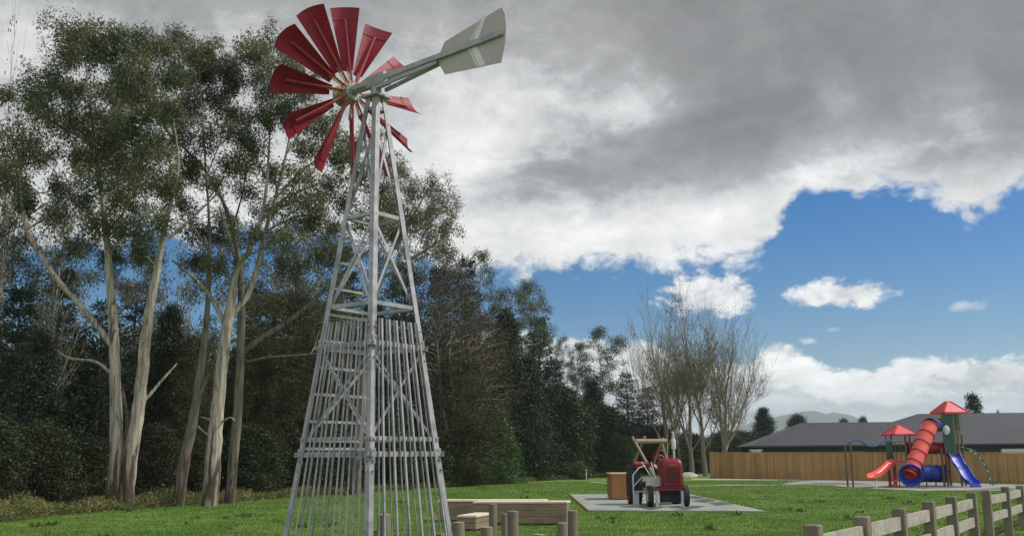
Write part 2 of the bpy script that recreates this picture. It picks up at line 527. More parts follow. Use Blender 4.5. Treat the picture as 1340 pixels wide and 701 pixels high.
class MB:
    """collects boxes, bars, tubes and prisms (world coordinates); build() links them as one mesh object"""

    def __init__(s):
        s.v = []
        s.f = []
        s.mi = []

    def add(s, vs, fs, mi=0):
        b = len(s.v)
        s.v.extend([tuple(x) for x in vs])
        for f in fs:
            s.f.append(tuple(i + b for i in f))
            s.mi.append(mi)

    def box(s, c, size, rot=None, mi=0, ch=0.0):
        hx, hy, hz = size[0] / 2, size[1] / 2, size[2] / 2
        rm = rot if rot is not None else Matrix.Identity(3)
        c = Vector(c)
        if ch > 0:                                     # chamfered upright edges and top
            k = min(ch, hx * .9, hy * .9)
            ring = [(hx - k, -hy), (hx, -hy + k), (hx, hy - k), (hx - k, hy), (-hx + k, hy), (-hx, hy - k), (-hx, -hy + k), (-hx + k, -hy)]
            sx, sy = (hx - k) / hx, (hy - k) / hy
            vs = [c + rm @ Vector((x, y, -hz)) for x, y in ring] + [c + rm @ Vector((x, y, hz - k)) for x, y in ring] + \
                 [c + rm @ Vector((x * sx, y * sy, hz)) for x, y in ring]
            fs = [tuple(range(7, -1, -1)), tuple(range(16, 24))]
            for l in (0, 8):
                for i in range(8):
                    j = (i + 1) % 8
                    fs.append((l + i, l + j, l + 8 + j, l + 8 + i))
            s.add(vs, fs, mi)
            return
        vs = [c + rm @ Vector((x, y, z)) for z in (-hz, hz) for x, y in ((-hx, -hy), (hx, -hy), (hx, hy), (-hx, hy))]
        s.add(vs, [(3, 2, 1, 0), (4, 5, 6, 7), (0, 1, 5, 4), (1, 2, 6, 5), (2, 3, 7, 6), (3, 0, 4, 7)], mi)

    def bar(s, a, b, w, h, up=(0, 0, 1), mi=0):
        """rectangular bar from a to b; w across, h along up"""
        a, b = Vector(a), Vector(b)
        d = (b - a).normalized()
        u = Vector(up)
        x = d.cross(u)
        if x.length < 1e-4:
            x = d.cross(Vector((1, 0, 0)))
        x.normalize()
        z = x.cross(d).normalized()
        vs = []
        for p in (a, b):
            for q, r_ in ((-1, -1), (1, -1), (1, 1), (-1, 1)):
                vs.append(p + x * (q * w / 2) + z * (r_ * h / 2))
        s.add(vs, [(3, 2, 1, 0), (4, 5, 6, 7), (0, 1, 5, 4), (1, 2, 6, 5), (2, 3, 7, 6), (3, 0, 4, 7)], mi)

    def angle(s, a, b, w, t, na, nb, mi=0):
        """L section: corner line from a to b, flanges of width w along na and nb, thickness t"""
        a, b = Vector(a), Vector(b)
        na, nb = Vector(na).normalized(), Vector(nb).normalized()
        prof = [Vector((0, 0, 0)), na * w, na * w + nb * t, na * t + nb * t, na * t + nb * w, nb * w]
        vs = [a + p for p in prof] + [b + p for p in prof]
        fs = [(i, (i + 1) % 6, 6 + (i + 1) % 6, 6 + i) for i in range(6)]
        fs += [(3, 2, 1, 0), (5, 4, 3, 0), (6, 7, 8, 9), (6, 9, 10, 11)]
        s.add(vs, fs, mi)

    def tube(s, pts, radii, n=8, cap=True, mi=0):
        pts = [Vector(p) for p in pts]
        if isinstance(radii, (int, float)):
            radii = [radii] * len(pts)
        d0 = (pts[1] - pts[0]).normalized()
        x = d0.cross(Vector((0, 0, 1)))
        if x.length < 1e-3:
            x = Vector((1, 0, 0))
        x.normalize()
        b = len(s.v)
        k = len(pts)
        for i, p in enumerate(pts):
            d = (pts[min(i + 1, k - 1)] - pts[max(i - 1, 0)])
            if d.length < 1e-9:
                d = d0
            d.normalize()
            x = x - d * x.dot(d)
            if x.length < 1e-6:
                x = d.orthogonal()
            x.normalize()
            y = d.cross(x)
            for j in range(n):
                a = 2 * PI * j / n
                q = p + (x * math.cos(a) + y * math.sin(a)) * radii[i]
                s.v.append((q.x, q.y, q.z))
        for i in range(k - 1):
            for j in range(n):
                j2 = (j + 1) % n
                s.f.append((b + i * n + j, b + i * n + j2, b + (i + 1) * n + j2, b + (i + 1) * n + j))
                s.mi.append(mi)
        if cap:
            s.f.append(tuple(b + j for j in range(n - 1, -1, -1)))
            s.f.append(tuple(b + (k - 1) * n + j for j in range(n)))
            s.mi += [mi, mi]

    def prism(s, poly, off, mi=0):
        """polygon (world points) extruded by vector off"""
        off = Vector(off)
        p = [Vector(q) for q in poly]
        n = len(p)
        vs = p + [q + off for q in p]
        fs = [tuple(range(n - 1, -1, -1)), tuple(range(n, 2 * n))]
        fs += [(i, (i + 1) % n, n + (i + 1) % n, n + i) for i in range(n)]
        s.add(vs, fs, mi)

    def grid(s, fn, nu, nv, mi=0):
        b = len(s.v)
        for i in range(nu + 1):
            for j in range(nv + 1):
                q = fn(i / nu, j / nv)
                s.v.append((q[0], q[1], q[2]))
        for i in range(nu):
            for j in range(nv):
                a = b + i * (nv + 1) + j
                s.f.append((a, a + 1, a + nv + 2, a + nv + 1))
                s.mi.append(mi)

    def lathe(s, prof, origin, axis, n=24, mi=0, closed=False):
        """profile of (r, h) round an axis"""
        o = Vector(origin)
        ax = Vector(axis).normalized()
        x = ax.orthogonal().normalized()
        y = ax.cross(x)
        b = len(s.v)
        k = len(prof)
        for r_, h in prof:
            for j in range(n):
                a = 2 * PI * j / n
                q = o + ax * h + (x * math.cos(a) + y * math.sin(a)) * r_
                s.v.append((q.x, q.y, q.z))
        for i in range(k if closed else k - 1):
            i2 = (i + 1) % k
            for j in range(n):
                j2 = (j + 1) % n
                s.f.append((b + i * n + j, b + i * n + j2, b + i2 * n + j2, b + i2 * n + j))
                s.mi.append(mi)

    def build(s, name, material, parent=None, smooth=False):
        me = bpy.data.meshes.new(name)
        o0 = WO[parent] if parent is not None else Vector((0, 0, 0))
        vs = [(x - o0.x, y - o0.y, z - o0.z) for x, y, z in s.v]
        me.from_pydata(vs, [], s.f)
        me.update()
        if isinstance(material, (list, tuple)):
            me.polygons.foreach_set('material_index', s.mi)
        if smooth:
            me.polygons.foreach_set('use_smooth', [True] * len(s.f))
            try:
                me.set_sharp_from_angle(angle=R(40))
            except Exception:
                pass
        return link_mesh(name, me, material, parent)


def np_mesh(name, verts, faces):
    """verts (N,3), faces (K,3 or 4) numpy arrays"""
    me = bpy.data.meshes.new(name)
    k = faces.shape[1]
    me.vertices.add(len(verts))
    me.vertices.foreach_set('co', verts.astype(np.float32).ravel())
    me.loops.add(faces.size)
    me.loops.foreach_set('vertex_index', faces.astype(np.int32).ravel())
    me.polygons.add(len(faces))
    me.polygons.foreach_set('loop_start', np.arange(0, faces.size, k, dtype=np.int32))
    me.update(calc_edges=True)
    return me


# ------------------------------------------------------------------ foliage
class Leaves:
    def __init__(s, seed):
        s.rg = np.random.default_rng(seed)
        s.parts = []

    def spray(s, centers, n, sig, L, Wd, droop=0.3, dirs=None, dmix=0.6, flat=1.0):
        """n leaves round each centre: rhombus faces of length L and width Wd"""
        rg = s.rg
        c = np.repeat(np.asarray(centers, float).reshape(-1, 3), n, axis=0)
        k = len(c)
        if k == 0:
            return
        off = rg.normal(size=(k, 3)) * sig
        off[:, 2] *= flat
        p = c + off
        d = rg.normal(size=(k, 3))
        d /= np.linalg.norm(d, axis=1, keepdims=True) + 1e-9
        if dirs is not None:
            d = d * (1 - dmix) + np.repeat(np.asarray(dirs, float).reshape(-1, 3), n, axis=0) * dmix
        d[:, 2] -= droop
        d /= np.linalg.norm(d, axis=1, keepdims=True) + 1e-9
        r = rg.normal(size=(k, 3))
        sd = np.cross(d, r)
        sd /= np.linalg.norm(sd, axis=1, keepdims=True) + 1e-9
        sz = rg.uniform(0.65, 1.25, size=(k, 1))
        v = np.empty((k, 4, 3))
        v[:, 0] = p
        v[:, 1] = p + d * (0.45 * L) * sz + sd * (0.5 * Wd) * sz
        v[:, 2] = p + d * L * sz
        v[:, 3] = p + d * (0.45 * L) * sz - sd * (0.5 * Wd) * sz
        s.parts.append(v.reshape(-1, 3))

    def build(s, name, material, parent=None):
        v = np.concatenate(s.parts)
        o0 = WO[parent] if parent is not None else Vector((0, 0, 0))
        v = v - np.array(o0)
        f = np.arange(len(v)).reshape(-1, 4)
        return link_mesh(name, np_mesh(name, v, f), material, parent)


def jitter_path(rng, a, b, n, amp, sag=0.0):
    a, b = Vector(a), Vector(b)
    L = (b - a).length
    out = []
    for i in range(n + 1):
        t = i / n
        p = a.lerp(b, t)
        k = math.sin(PI * t)
        p = p + Vector((rng.gauss(0, 1), rng.gauss(0, 1), rng.gauss(0, 1))) * amp * L * (k if 0 < i < n else 0)
        p.z += sag * L * k
        out.append(p)
    return out


def smooth_path(pts, rad, sub=4):
    """Catmull-Rom through the points"""
    P_ = [Vector(p) for p in pts]
    out, ro = [], []
    n = len(P_)
    for i in range(n - 1):
        p0, p1, p2, p3 = P_[max(i - 1, 0)], P_[i], P_[i + 1], P_[min(i + 2, n - 1)]
        for k in range(sub):
            t = k / sub
            q = 0.5 * ((2 * p1) + (p2 - p0) * t + (2 * p0 - 5 * p1 + 4 * p2 - p3) * t * t + (3 * p1 - p0 - 3 * p2 + p3) * t ** 3)
            out.append(q)
            ro.append(rad[i] + (rad[i + 1] - rad[i]) * t)
    out.append(P_[-1])
    ro.append(rad[-1])
    return out, ro


def wob(rng, pts, rads, amt):
    for i in range(1, len(pts)):
        pts[i] = pts[i] + Vector((rng.gauss(0, 1), rng.gauss(0, 1), rng.gauss(0, .5))) * rads[i] * amt
    return pts


def px_tree(name, label, d, stems, clumps, seed, bark, leaf, group='tall gum trees at the forest edge', nleaf=2700, L=0.145, Wd=0.042, droop=0.6, dz=2.2, minz=4.0):
    """a gum tree whose limbs and leaf clumps follow measured points, with depth of its own"""
    rng = random.Random(seed)
    lv = Leaves(seed)
    base = P(stems[0][0][0], stems[0][0][1], d)
    base.z = 0
    root = thing(name, base, label, 'tree', group)
    tb = MB()
    nodes = []
    for si, st in enumerate(stems):
        drift = rng.uniform(-1.6, 1.6) if si else rng.uniform(-.4, .4)
        n = len(st)
        pts, rad = [], []
        for i, (x, y, r_) in enumerate(st):
            dd = d + drift * (i / max(n - 1, 1)) * (1 if si else 1.5)
            if si:                                    # limbs start on their parent
                dd = d + drift * (i / max(n - 1, 1))
            p = P(x, y, dd)
            if si == 0 and i == 0:
                p.z = -0.15
            pts.append(p)
            rad.append(max(r_ / F * d * float(np.interp(y, [50, 150, 300, 400, 600], [.26, .36, .60, .76, .86])), 0.012))
        pts, rad = smooth_path(pts, rad, 5)
        pts = wob(rng, pts, rad, 0.06)
        tb.tube(pts, rad, 10 if max(rad) > .1 else 6)
        nodes += [(p, r_) for p, r_ in zip(pts, rad) if p.z > minz]
    npos = np.array([p for p, _ in nodes])
    for (cx, cy, rx, ry) in clumps:
        dd = d + rng.uniform(-dz, dz)
        c = P(cx, cy, dd)
        sx, sz_ = rx / F * d, ry / F * d
        dv = npos - np.array(c)
        cost = np.linalg.norm(dv, axis=1) + np.maximum(dv[:, 2] + 0.6, 0) * 1.6
        k = int(np.argmin(cost))
        q, qr = nodes[k]
        br = jitter_path(rng, q, c, 5, 0.05, 0.06)
        r0 = min(qr * 0.7, 0.022 + 0.009 * (Vector(c) - q).length)
        tb.tube(br, [r0 + (0.014 - r0) * i / 5 for i in range(6)], 5, cap=False)
        strag = [tuple(br[i] + Vector((rng.gauss(0, .25), rng.gauss(0, .25), rng.gauss(-.1, .2)))) for i in (2, 3, 4, 4)]
        lv.spray(strag, 55, np.array([.15, .15, .2]), L, Wd, droop)
        ns = int(11 + 14 * (rx * ry) / 625)
        cents = []
        for _ in range(ns):
            u = Vector((rng.gauss(0, .56), rng.gauss(0, .56), rng.gauss(-.05, .50)))
            if u.length > 1.5:
                u *= 1.5 / u.length
            p = c + Vector((u.x * sx, u.y * (sx + sz_) / 2, u.z * sz_))
            cents.append(p)
            tw = jitter_path(rng, c + Vector((u.x * sx, u.y * sx, u.z * sz_)) * rng.uniform(0.0, .25), p, 2, 0.08, 0.05)
            tb.tube(tw, [0.013, 0.010, 0.006], 3, cap=False)
        per = int(nleaf * (rx * ry) / 625 / ns * rng.uniform(.8, 1.15))
        lv.spray([tuple(p) for p in cents], max(per, 8), np.array([0.150, 0.150, 0.20]) * (sx / 0.75) ** .5, L, Wd, droop)
    trunk = tb.build('trunk', bark, root, smooth=True)
    crown = lv.build('crown', leaf, root)
    return root


def children(o):
    return [c for c in C.objects if c.parent == o]


CH = {}


def dup(root, loc, rz, s, label, group=None, name=None):
    """copy a thing with its parts"""
    kids = CH.setdefault(root, [c for c in root.children])
    r = root.copy()
    C.objects.link(r)
    r.location = loc
    r.rotation_euler = (0, 0, rz)
    r.scale = s if isinstance(s, (tuple, list)) else (s, s, s)
    r['label'] = label
    if group:
        r['group'] = group
    for k in kids:
        c = k.copy()
        C.objects.link(c)
        c.parent = r
    return r


# ================================================================== THE SETTING
# ground: one sheet to the horizon
def ground():
    m = bpy.data.materials.new('lawn')
    m.use_nodes = True
    t = NT(m.node_tree)
    tcx = t.n('ShaderNodeTexCoord')
    v = tcx.outputs['Object']
    n1 = t.noise(v, 0.22, 6, 0.6)
    n2 = t.noise(v, 1.7, 6, 0.65)
    n3 = t.noise(v, 14, 4, 0.6)
    c = t.mix(t.sstep(n1, 0.35, 0.68), (0.086, 0.180, 0.032, 1), (0.150, 0.225, 0.050, 1))
    c = t.mix(t.sstep(n2, 0.5, 0.75, 0, 0.55), c, (0.085, 0.145, 0.040, 1))
    c = t.mix(t.sstep(n3, 0.35, 0.8, 0, 0.5), c, (0.170, 0.225, 0.080, 1))
    b = t.n('ShaderNodeBsdfPrincipled')
    t.link(c, b.inputs['Base Color'])
    b.inputs['Roughness'].default_value = 0.9
    b.inputs['Specular IOR Level'].default_value = 0.15
    bn = t.n('ShaderNodeBump')
    bn.inputs['Strength'].default_value = 0.5
    bn.inputs['Distance'].default_value = 0.08
    t.link(t.noise(v, 6, 8, 0.7), bn.inputs['Height'])
    t.link(bn.outputs[0], b.inputs['Normal'])
    o = t.n('ShaderNodeOutputMaterial')
    t.link(b.outputs[0], o.inputs[0])
    g = MB()
    n = 96
    rs = [0.5, 20, 60, 150, 400, 1200, 4000, 9000]
    g.v.append((0, 0, 0))
    for r_ in rs:
        for j in range(n):
            a = 2 * PI * j / n
            g.v.append((r_ * math.cos(a), r_ * math.sin(a), 0))
    for j in range(n):
        g.f.append((0, 1 + j, 1 + (j + 1) % n))
        g.mi.append(0)
    for k in range(len(rs) - 1):
        for j in range(n):
            a, b_ = 1 + k * n + j, 1 + k * n + (j + 1) % n
            g.f.append((a, a + n, b_ + n, b_))
            g.mi.append(0)
    ob = g.build('ground', m)
    tag(ob, 'mown green park lawn with slightly uneven tone', kind='structure')


ground()

FOREST = [(-80, 27), (0, 30), (150, 37), (300, 43.5), (440, 53), (590, 66), (700, 82), (800, 100), (914, 112), (1000, 118)]


def fdepth(px):
    return float(np.interp(px, [a for a, _ in FOREST], [b for _, b in FOREST]))


# forest floor: dry litter beneath the trees
ff = MB()
edge = [G(-120, 690)] + [Vector((P(px, 500, dd - .3).x, dd - .3, 0)) for px, dd in FOREST[:-1]]
edge = [Vector((P(px, 560, dd - .3).x * 1.0, dd - .3, 0.004)) for px, dd in FOREST[:-1]]
back = [p + Vector((-30 if i < 4 else -4, 46 - i * 2, 0)) for i, p in enumerate(edge)]
for i in range(len(edge) - 1):
    ff.add([edge[i], edge[i + 1], back[i + 1], back[i]], [(0, 1, 2, 3)])
M['litter'] = mat('leaf_litter', (0.065, 0.062, 0.03), (0.09, 0.088, 0.042), 1.2, 0.95, 0, 0.4, 10, c3=(0.06, 0.07, 0.03), c3scale=0.4)
tag(ff.build('forest_floor', M['litter']), 'brown leaf litter floor below the trees', kind='structure')

# hills
hm = MB()
prof = [(560, 585), (640, 580), (720, 572), (800, 566), (880, 570), (930, 574), (960, 562), (985, 552), (1010, 546), (1030, 542), (1052, 538), (1068, 537),
        (1080, 541.5), (1094, 538), (1112, 543), (1135, 553), (1170, 560), (1210, 566), (1260, 570), (1340, 578), (1420, 586)]
HD = 3800.0
rg_ = random.Random(5)
xs = np.linspace(560, 1420, 90)
ys = np.interp(xs, [p[0] for p in prof], [p[1] for p in prof])
rows = []
for k, (dd, fr) in enumerate(((HD - 900, 0.0), (HD - 500, 0.42), (HD - 200, 0.82), (HD, 1.0), (HD + 400, .6), (HD + 900, 0))):
    row = []
    for x, y in zip(xs, ys):
        top = P(x, y, HD)
        z = max(top.z, 2) * fr + (rg_.gauss(0, 3.0) if 0 < fr < 1 else 0)
        row.append((top.x, dd + rg_.gauss(0, 25), z))
    rows.append(row)
for row in rows:
    hm.v += row
n = len(xs)
for k in range(len(rows) - 1):
    for i in range(n - 1):
        hm.f.append((k * n + i, k * n + i + 1, (k + 1) * n + i + 1, (k + 1) * n + i))
        hm.mi.append(0)
tag(hm.build('hills', M['hill'], smooth=True), 'pale blue twin-peaked hills on the skyline', kind='structure')


def sheet(name, poly, z, m_, label, thick=None, kind='structure'):
    g = MB()
    pts = [Vector((p.x, p.y, z)) for p in poly]
    # keep the winding anticlockwise
    ar = sum(pts[i].x * pts[(i + 1) % len(pts)].y - pts[(i + 1) % len(pts)].x * pts[i].y for i in range(len(pts)))
    if ar < 0:
        pts.reverse()
    if thick:
        low = [p - Vector((0, 0, thick)) for p in pts]
        n_ = len(pts)
        g.add(pts + low, [tuple(range(n_))] + [((i + 1) % n_, i, n_ + i, n_ + (i + 1) % n_) for i in range(n_)])
    else:
        g.add(pts, [tuple(range(len(pts)))])
    o = g.build(name, m_)
    tag(o, label, kind=kind)
    return o


# tractor pad, raised on a timber edging
PADZ = 0.05
pad_c = [G(746.5, 646, PADZ), G(772, 667, PADZ), G(1002, 668, PADZ), G(904, 646, PADZ)]
sheet('tractor_pad', pad_c, PADZ, M['rubber_pad'], 'grey green rubber tile pad under the tractor', 0.10)
eg = MB()
for a, b in ((0, 1),):
    p, q = pad_c[a].copy(), pad_c[b].copy()
    out = Vector(((q - p).y, -(q - p).x, 0)).normalized()
    cen = sum((x for x in pad_c), Vector()) / 4
    if out.dot(cen - p) > 0:
        out = -out
    p += out * 0.035
    q += out * 0.035
    p.z = q.z = PADZ / 2 - 0.03
    eg.bar(p, q, 0.066, PADZ + 0.07)
tag(eg.build('pad_edging', M['pad_edge']), 'low brown edging round the tractor pad', kind='structure')


def onpad(*px):
    return [G(x, y, PADZ) for x, y in px]


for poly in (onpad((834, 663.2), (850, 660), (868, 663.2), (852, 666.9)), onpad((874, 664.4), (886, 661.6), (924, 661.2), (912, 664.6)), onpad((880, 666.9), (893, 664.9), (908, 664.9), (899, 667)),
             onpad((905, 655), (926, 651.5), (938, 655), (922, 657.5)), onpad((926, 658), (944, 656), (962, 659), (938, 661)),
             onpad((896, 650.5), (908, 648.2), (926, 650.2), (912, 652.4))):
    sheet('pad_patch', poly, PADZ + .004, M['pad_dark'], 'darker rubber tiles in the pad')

# playground surface
play_c = [G(1022, 632.5), G(1050, 629), G(1100, 627.6), G(1340, 634), G(1420, 640), G(1440, 648), G(1330, 641.5), G(1200, 641.5), G(1108, 637.2), G(1090, 634.6), G(1048, 634)]
sheet('play_surface', play_c, 0.008, M['playmat'], 'grey safety surface under the playground')
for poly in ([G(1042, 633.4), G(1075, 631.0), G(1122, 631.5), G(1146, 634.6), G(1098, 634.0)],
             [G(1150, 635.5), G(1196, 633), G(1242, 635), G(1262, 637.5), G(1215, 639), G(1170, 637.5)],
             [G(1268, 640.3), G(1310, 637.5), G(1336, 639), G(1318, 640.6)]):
    sheet('play_patch', poly, 0.012, M['playmat_dark'], 'dark patch on the play surface')  # darker grey patches laid just above the play surface

# concrete paths
sheet('path', [G(905, 625.6), G(1095, 627.6), G(1095, 628.6), G(905, 626.9)], 0.006, M['concrete'], 'thin pale concrete path along the paling fence')
sheet('path', [G(895, 634.6), G(950, 633.2), G(1040, 633.4), G(1040, 634.7), G(950, 635.3), G(898, 636.2)], 0.006, M['playmat'], 'grey path across the lawn to the playground')
sheet('path', [G(774, 630), G(800, 631.5), G(798, 632.5), G(772, 630.8)], 0.006, M['concrete'], 'short pale path end on the lawn')

# worn earth by the rail fence
M['earth'] = mat('worn_earth', (0.16, 0.12, 0.07), (0.11, 0.12, 0.045), 2.5, 0.95, 0, 0.4, 18)
sheet('worn_ground', [G(1288, 701), G(1300, 690), G(1330, 678), G(1352, 672), G(1352, 682), G(1330, 690), G(1310, 701)], 0.005, M['earth'], 'bare worn earth along the rail fence')

# ================================================================== WINDMILL
WD = 16.0
WB = P(486, 480, WD)
WB.z = 0
wm = thing('windmill', WB, 'tall galvanised windmill tower with red blades and cream tail vane', 'windmill')
VC = Vector((-WB.x, -WB.y, 0)).normalized()            # toward the camera
VR = Vector((-VC.y, VC.x, 0))                          # to the right


def half(z):
    return 1.37 - (1.37 - 0.165) * z / 7.55


TOP = 7.55
CORN = {'near': VC, 'right': VR, 'far': -VC, 'left': -VR}
ORDER = ['near', 'right', 'far', 'left']


def cpt(c, z, k=1.0):
    return WB + CORN[c] * half(z) * k + Vector((0, 0, z))


def zpx(px, py, d=WD):
    return P(px, py, d).z


for i, c in enumerate(ORDER):
    g = MB()
    na = (CORN[ORDER[(i + 1) % 4]] - CORN[c])
    nb = (CORN[ORDER[(i - 1) % 4]] - CORN[c])
    g.angle(cpt(c, -0.1), cpt(c, TOP), 0.096, 0.012, na, nb)
    # splice plates
    for zz in (zpx(430, 455), zpx(400, 597)):
        for nn in (na, nb):
            u = nn.normalized()
            s_ = u.cross(Vector((0, 0, 1))).normalized()
            outw = s_ if s_.dot(CORN[c]) > 0 else -s_
            pc = cpt(c, zz) + u * 0.055 + outw * 0.008
            g.bar(pc - Vector((0, 0, .11)), pc + Vector((0, 0, .11)), 0.10, 0.012, up=outw)
    bl = g
    for zz in (zpx(430, 455), zpx(400, 597)):
        for nn in (na, nb):
            u = nn.normalized()
            s_ = u.cross(Vector((0, 0, 1))).normalized()
            outw = s_ if s_.dot(CORN[c]) > 0 else -s_
            for dz_ in (-.075, .075, 0.25, -0.22):
                pc = cpt(c, zz + dz_) + u * 0.055 + outw * 0.010
                bl.tube([pc, pc + outw * 0.022], 0.017, 6, mi=1)
    g.build('leg', [M['galv'], M['bolt']], wm)

FACES = [('near', 'right'), ('right', 'far'), ('far', 'left'), ('left', 'near')]
LV = [zpx(478, 147), zpx(453, 289), zpx(435, 406), zpx(426, 459), zpx(404, 578), zpx(400, 598)]
BAR_TOP = zpx(431, 424)


def fnorm(a, b):
    n_ = (CORN[a] + CORN[b]).normalized()
    return n_


for (a, b) in FACES:
    n_ = fnorm(a, b)
    front = 'near' in (a, b)
    for li, z in enumerate(LV):
        g = MB()
        pa, pb = cpt(a, z), cpt(b, z)
        off = n_ * (0.016 if li >= 3 else -0.02)
        w = 0.075 if li in (3, 5) else 0.062
        dvec = (pb - pa).normalized()
        ext = 0.06 if li in (3, 5) else -0.01
        g.angle(pa + off - dvec * ext, pb + off + dvec * ext, w, 0.009, Vector((0, 0, 1)), n_ * (-1 if li < 3 else -1))
        g.build('cross_rail', M['galv'], wm)
    # X braces
    for z0, z1 in ((LV[1], TOP - .45), (LV[2], LV[1]), (LV[4], LV[3] - .02)):
        for (u, v, k) in ((a, b, 0.004), (b, a, -0.012)):
            g = MB()
            nn = n_ * (-0.034 + k)
            g.bar(cpt(u, z0, .97) + nn, cpt(v, z1, .97) + nn, 0.046, 0.008, up=n_)
            g.build('brace', M['galv'], wm)

# guard bars round the lower tower
for (a, b) in FACES:
    n_ = fnorm(a, b)
    front = 'near' in (a, b)
    if not front:
        continue
    nb_ = 12
    for k in range(nb_):
        t = (k + 1) / (nb_ + 1)
        g = MB()
        zt = BAR_TOP
        p0 = cpt(a, 0.0).lerp(cpt(b, 0.0), 0.02 + .96 * t) + n_ * 0.034
        p1 = cpt(a, zt).lerp(cpt(b, zt), 0.02 + .96 * t) + n_ * 0.034
        along = (CORN[b] - CORN[a]).normalized()
        w = 0.023 if k % 2 == 0 else 0.031
        g.angle(p0 - along * w / 2, p1 - along * w / 2 * .85, w, 0.006, along, n_ if k % 2 == 0 else -n_)
        g.build('guard_bar', M['galv'], wm)

# ladder rungs on the back left face
for k in range(15):
    z = LV[2] - 2.2 + k * 0.42
    if z > TOP - 0.5:
        break
    g = MB()
    n_ = fnorm('far', 'left')
    g.angle(cpt('left', z) - n_ * 0.02, cpt('far', z) - n_ * 0.02, 0.045, 0.008, Vector((0, 0, 1)), -n_)
    g.build('rung', M['galv_dark'], wm)

# head: cap plate, gearbox, hub, wheel, tail
zt = TOP
g = MB()
q = 0.26
g.prism([WB + CORN[c] * q + Vector((0, 0, zt)) for c in ORDER], (0, 0, 0.03))
g.build('cap_plate', M['galv_dark'], wm)
AX = Vector((0.745, -0.667, 0)).normalized()           # from wheel to tail
HH = Vector((-AX.y, AX.x, 0))                          # in the wheel plane, rightwards
if HH.x < 0:
    HH = -HH
ZU = Vector((0, 0, 1))
HZ = zt + 0.27
HUB = Vector((WB.x, WB.y, HZ)) - AX * 0.62
g = MB()
g.tube([WB + Vector((0, 0, zt + .02)), WB + Vector((0, 0, zt + .22))], 0.09, 14)
c0 = Vector((WB.x, WB.y, HZ))
rm = Matrix((AX, HH, ZU)).transposed()
g.box(c0 + AX * 0.05 + ZU * .02, (0.46, 0.18, 0.19), rm)
g.tube([c0 - AX * 0.62, c0 - AX * 0.15], 0.065, 14)
g.build('gearbox', M['galv_dark'], wm, smooth=True)
g = MB()
g.lathe([(0.0, 0.0), (0.155, 0.0), (0.16, -0.02), (0.16, -0.05), (0.0, -0.05)], HUB + AX * .06, AX, 28)
for k in range(12):
    a = 2 * PI * k / 12
    for rr in ((0.135,) if k % 2 else (0.135, 0.075)):
        p = HUB + AX * .062 + (HH * math.cos(a) + ZU * math.sin(a)) * rr
        g.tube([p - AX * .004, p + AX * 0.014], 0.016, 7, mi=1)
hub = g.build('hub_plate', [M['grey_paint'], M['bolt']], wm, smooth=True)
g = MB()
g.lathe([(0.0, 0.0), (0.21, 0.0), (0.21, -0.05), (0.11, -0.09), (0.11, -0.24), (0.19, -0.27), (0.19, -0.31), (0, -0.31)], HUB + AX * .0, AX, 24)
g.build('hub', M['rust'], wm, smooth=True)

PIT = R(40)
RW = 1.56
WCEN = HUB - AX * 0.10
for k in range(12):
    ph = R(95 + 30 * k)
    r_ = HH * math.cos(ph) + ZU * math.sin(ph)
    tt = HH * -math.sin(ph) + ZU * math.cos(ph)
    nb_ = AX * math.cos(PIT) + tt * math.sin(PIT)
    wv = tt * math.cos(PIT) - AX * math.sin(PIT)

    def bp(u, s, th=0.0, r0=0.40, r1=RW):
        """u along the blade 0..1, s across -1..1"""
        rr = r0 + (r1 - r0) * u - 0.045 * s * s * u
        hw = 0.085 + (0.255 - 0.085) * u
        cam_ = 0.075 * (s * s - 0.35) * (0.5 + .5 * u)
        return WCEN + r_ * rr + wv * (hw * s) + nb_ * (cam_ + th)

    g = MB()
    NU, NV = 10, 8
    g.grid(lambda u, s: bp(u, 2 * s - 1, 0.003), NU, NV)
    g.grid(lambda u, s: bp(u, 1 - 2 * s, -0.003), NU, NV)
    # rim
    rim = [(i / NU, -1) for i in range(NU + 1)] + [(1, -1 + 2 * j / NV) for j in range(1, NV + 1)] + \
          [(1 - i / NU, 1) for i in range(1, NU + 1)] + [(0, 1 - 2 * j / NV) for j in range(1, NV)]
    b0 = len(g.v)
    for u, s in rim:
        g.v.append(tuple(bp(u, s, 0.003)))
        g.v.append(tuple(bp(u, s, -0.003)))
    nr = len(rim)
    for i in range(nr):
        j = (i + 1) % nr
        g.f.append((b0 + 2 * i, b0 + 2 * j, b0 + 2 * j + 1, b0 + 2 * i + 1))
        g.mi.append(0)
    bl = g.build('blade', M['red_blade'], wm, smooth=True)
    g = MB()
    sp0 = HUB + r_ * 0.10 + nb_ * 0.0
    sp1 = bp(0.80, 0.0, 0.030)
    g.bar(sp0, sp1, 0.036, 0.028, up=nb_)
    g.build('strut', M['red_strut'], bl)
    g = MB()
    g.grid(lambda u, s: bp(0.80 + 0.035 * u, (2 * s - 1) * 1.0, 0.012), 1, 8)
    g.grid(lambda u, s: bp(0.80 + 0.035 * u, (1 - 2 * s) * 1.0, 0.0045), 1, 8)
    for uu, fl in ((0.80, 1), (0.835, -1)):
        g.grid(lambda u, s, uu=uu: bp(uu, 2 * s - 1, 0.0045 + 0.0075 * u), 1, 8)
    g.build('band', M['red_blade'], bl)
    g = MB()
    g.bar(HUB + r_ * 0.16 - AX * 0.03, WCEN + r_ * 0.47 - nb_ * .012, 0.05, 0.012, up=AX)
    g.build('spoke', M['rust'], bl)


def on_tail(px, py, off=0.0):
    """where the sight line of a measured point meets the tail's upright plane"""
    r = ray(px, py)
    o = Vector((WB.x, WB.y, HZ)) + HH * off
    t = (o - EYE).dot(HH) / r.dot(HH)
    return EYE + r * t


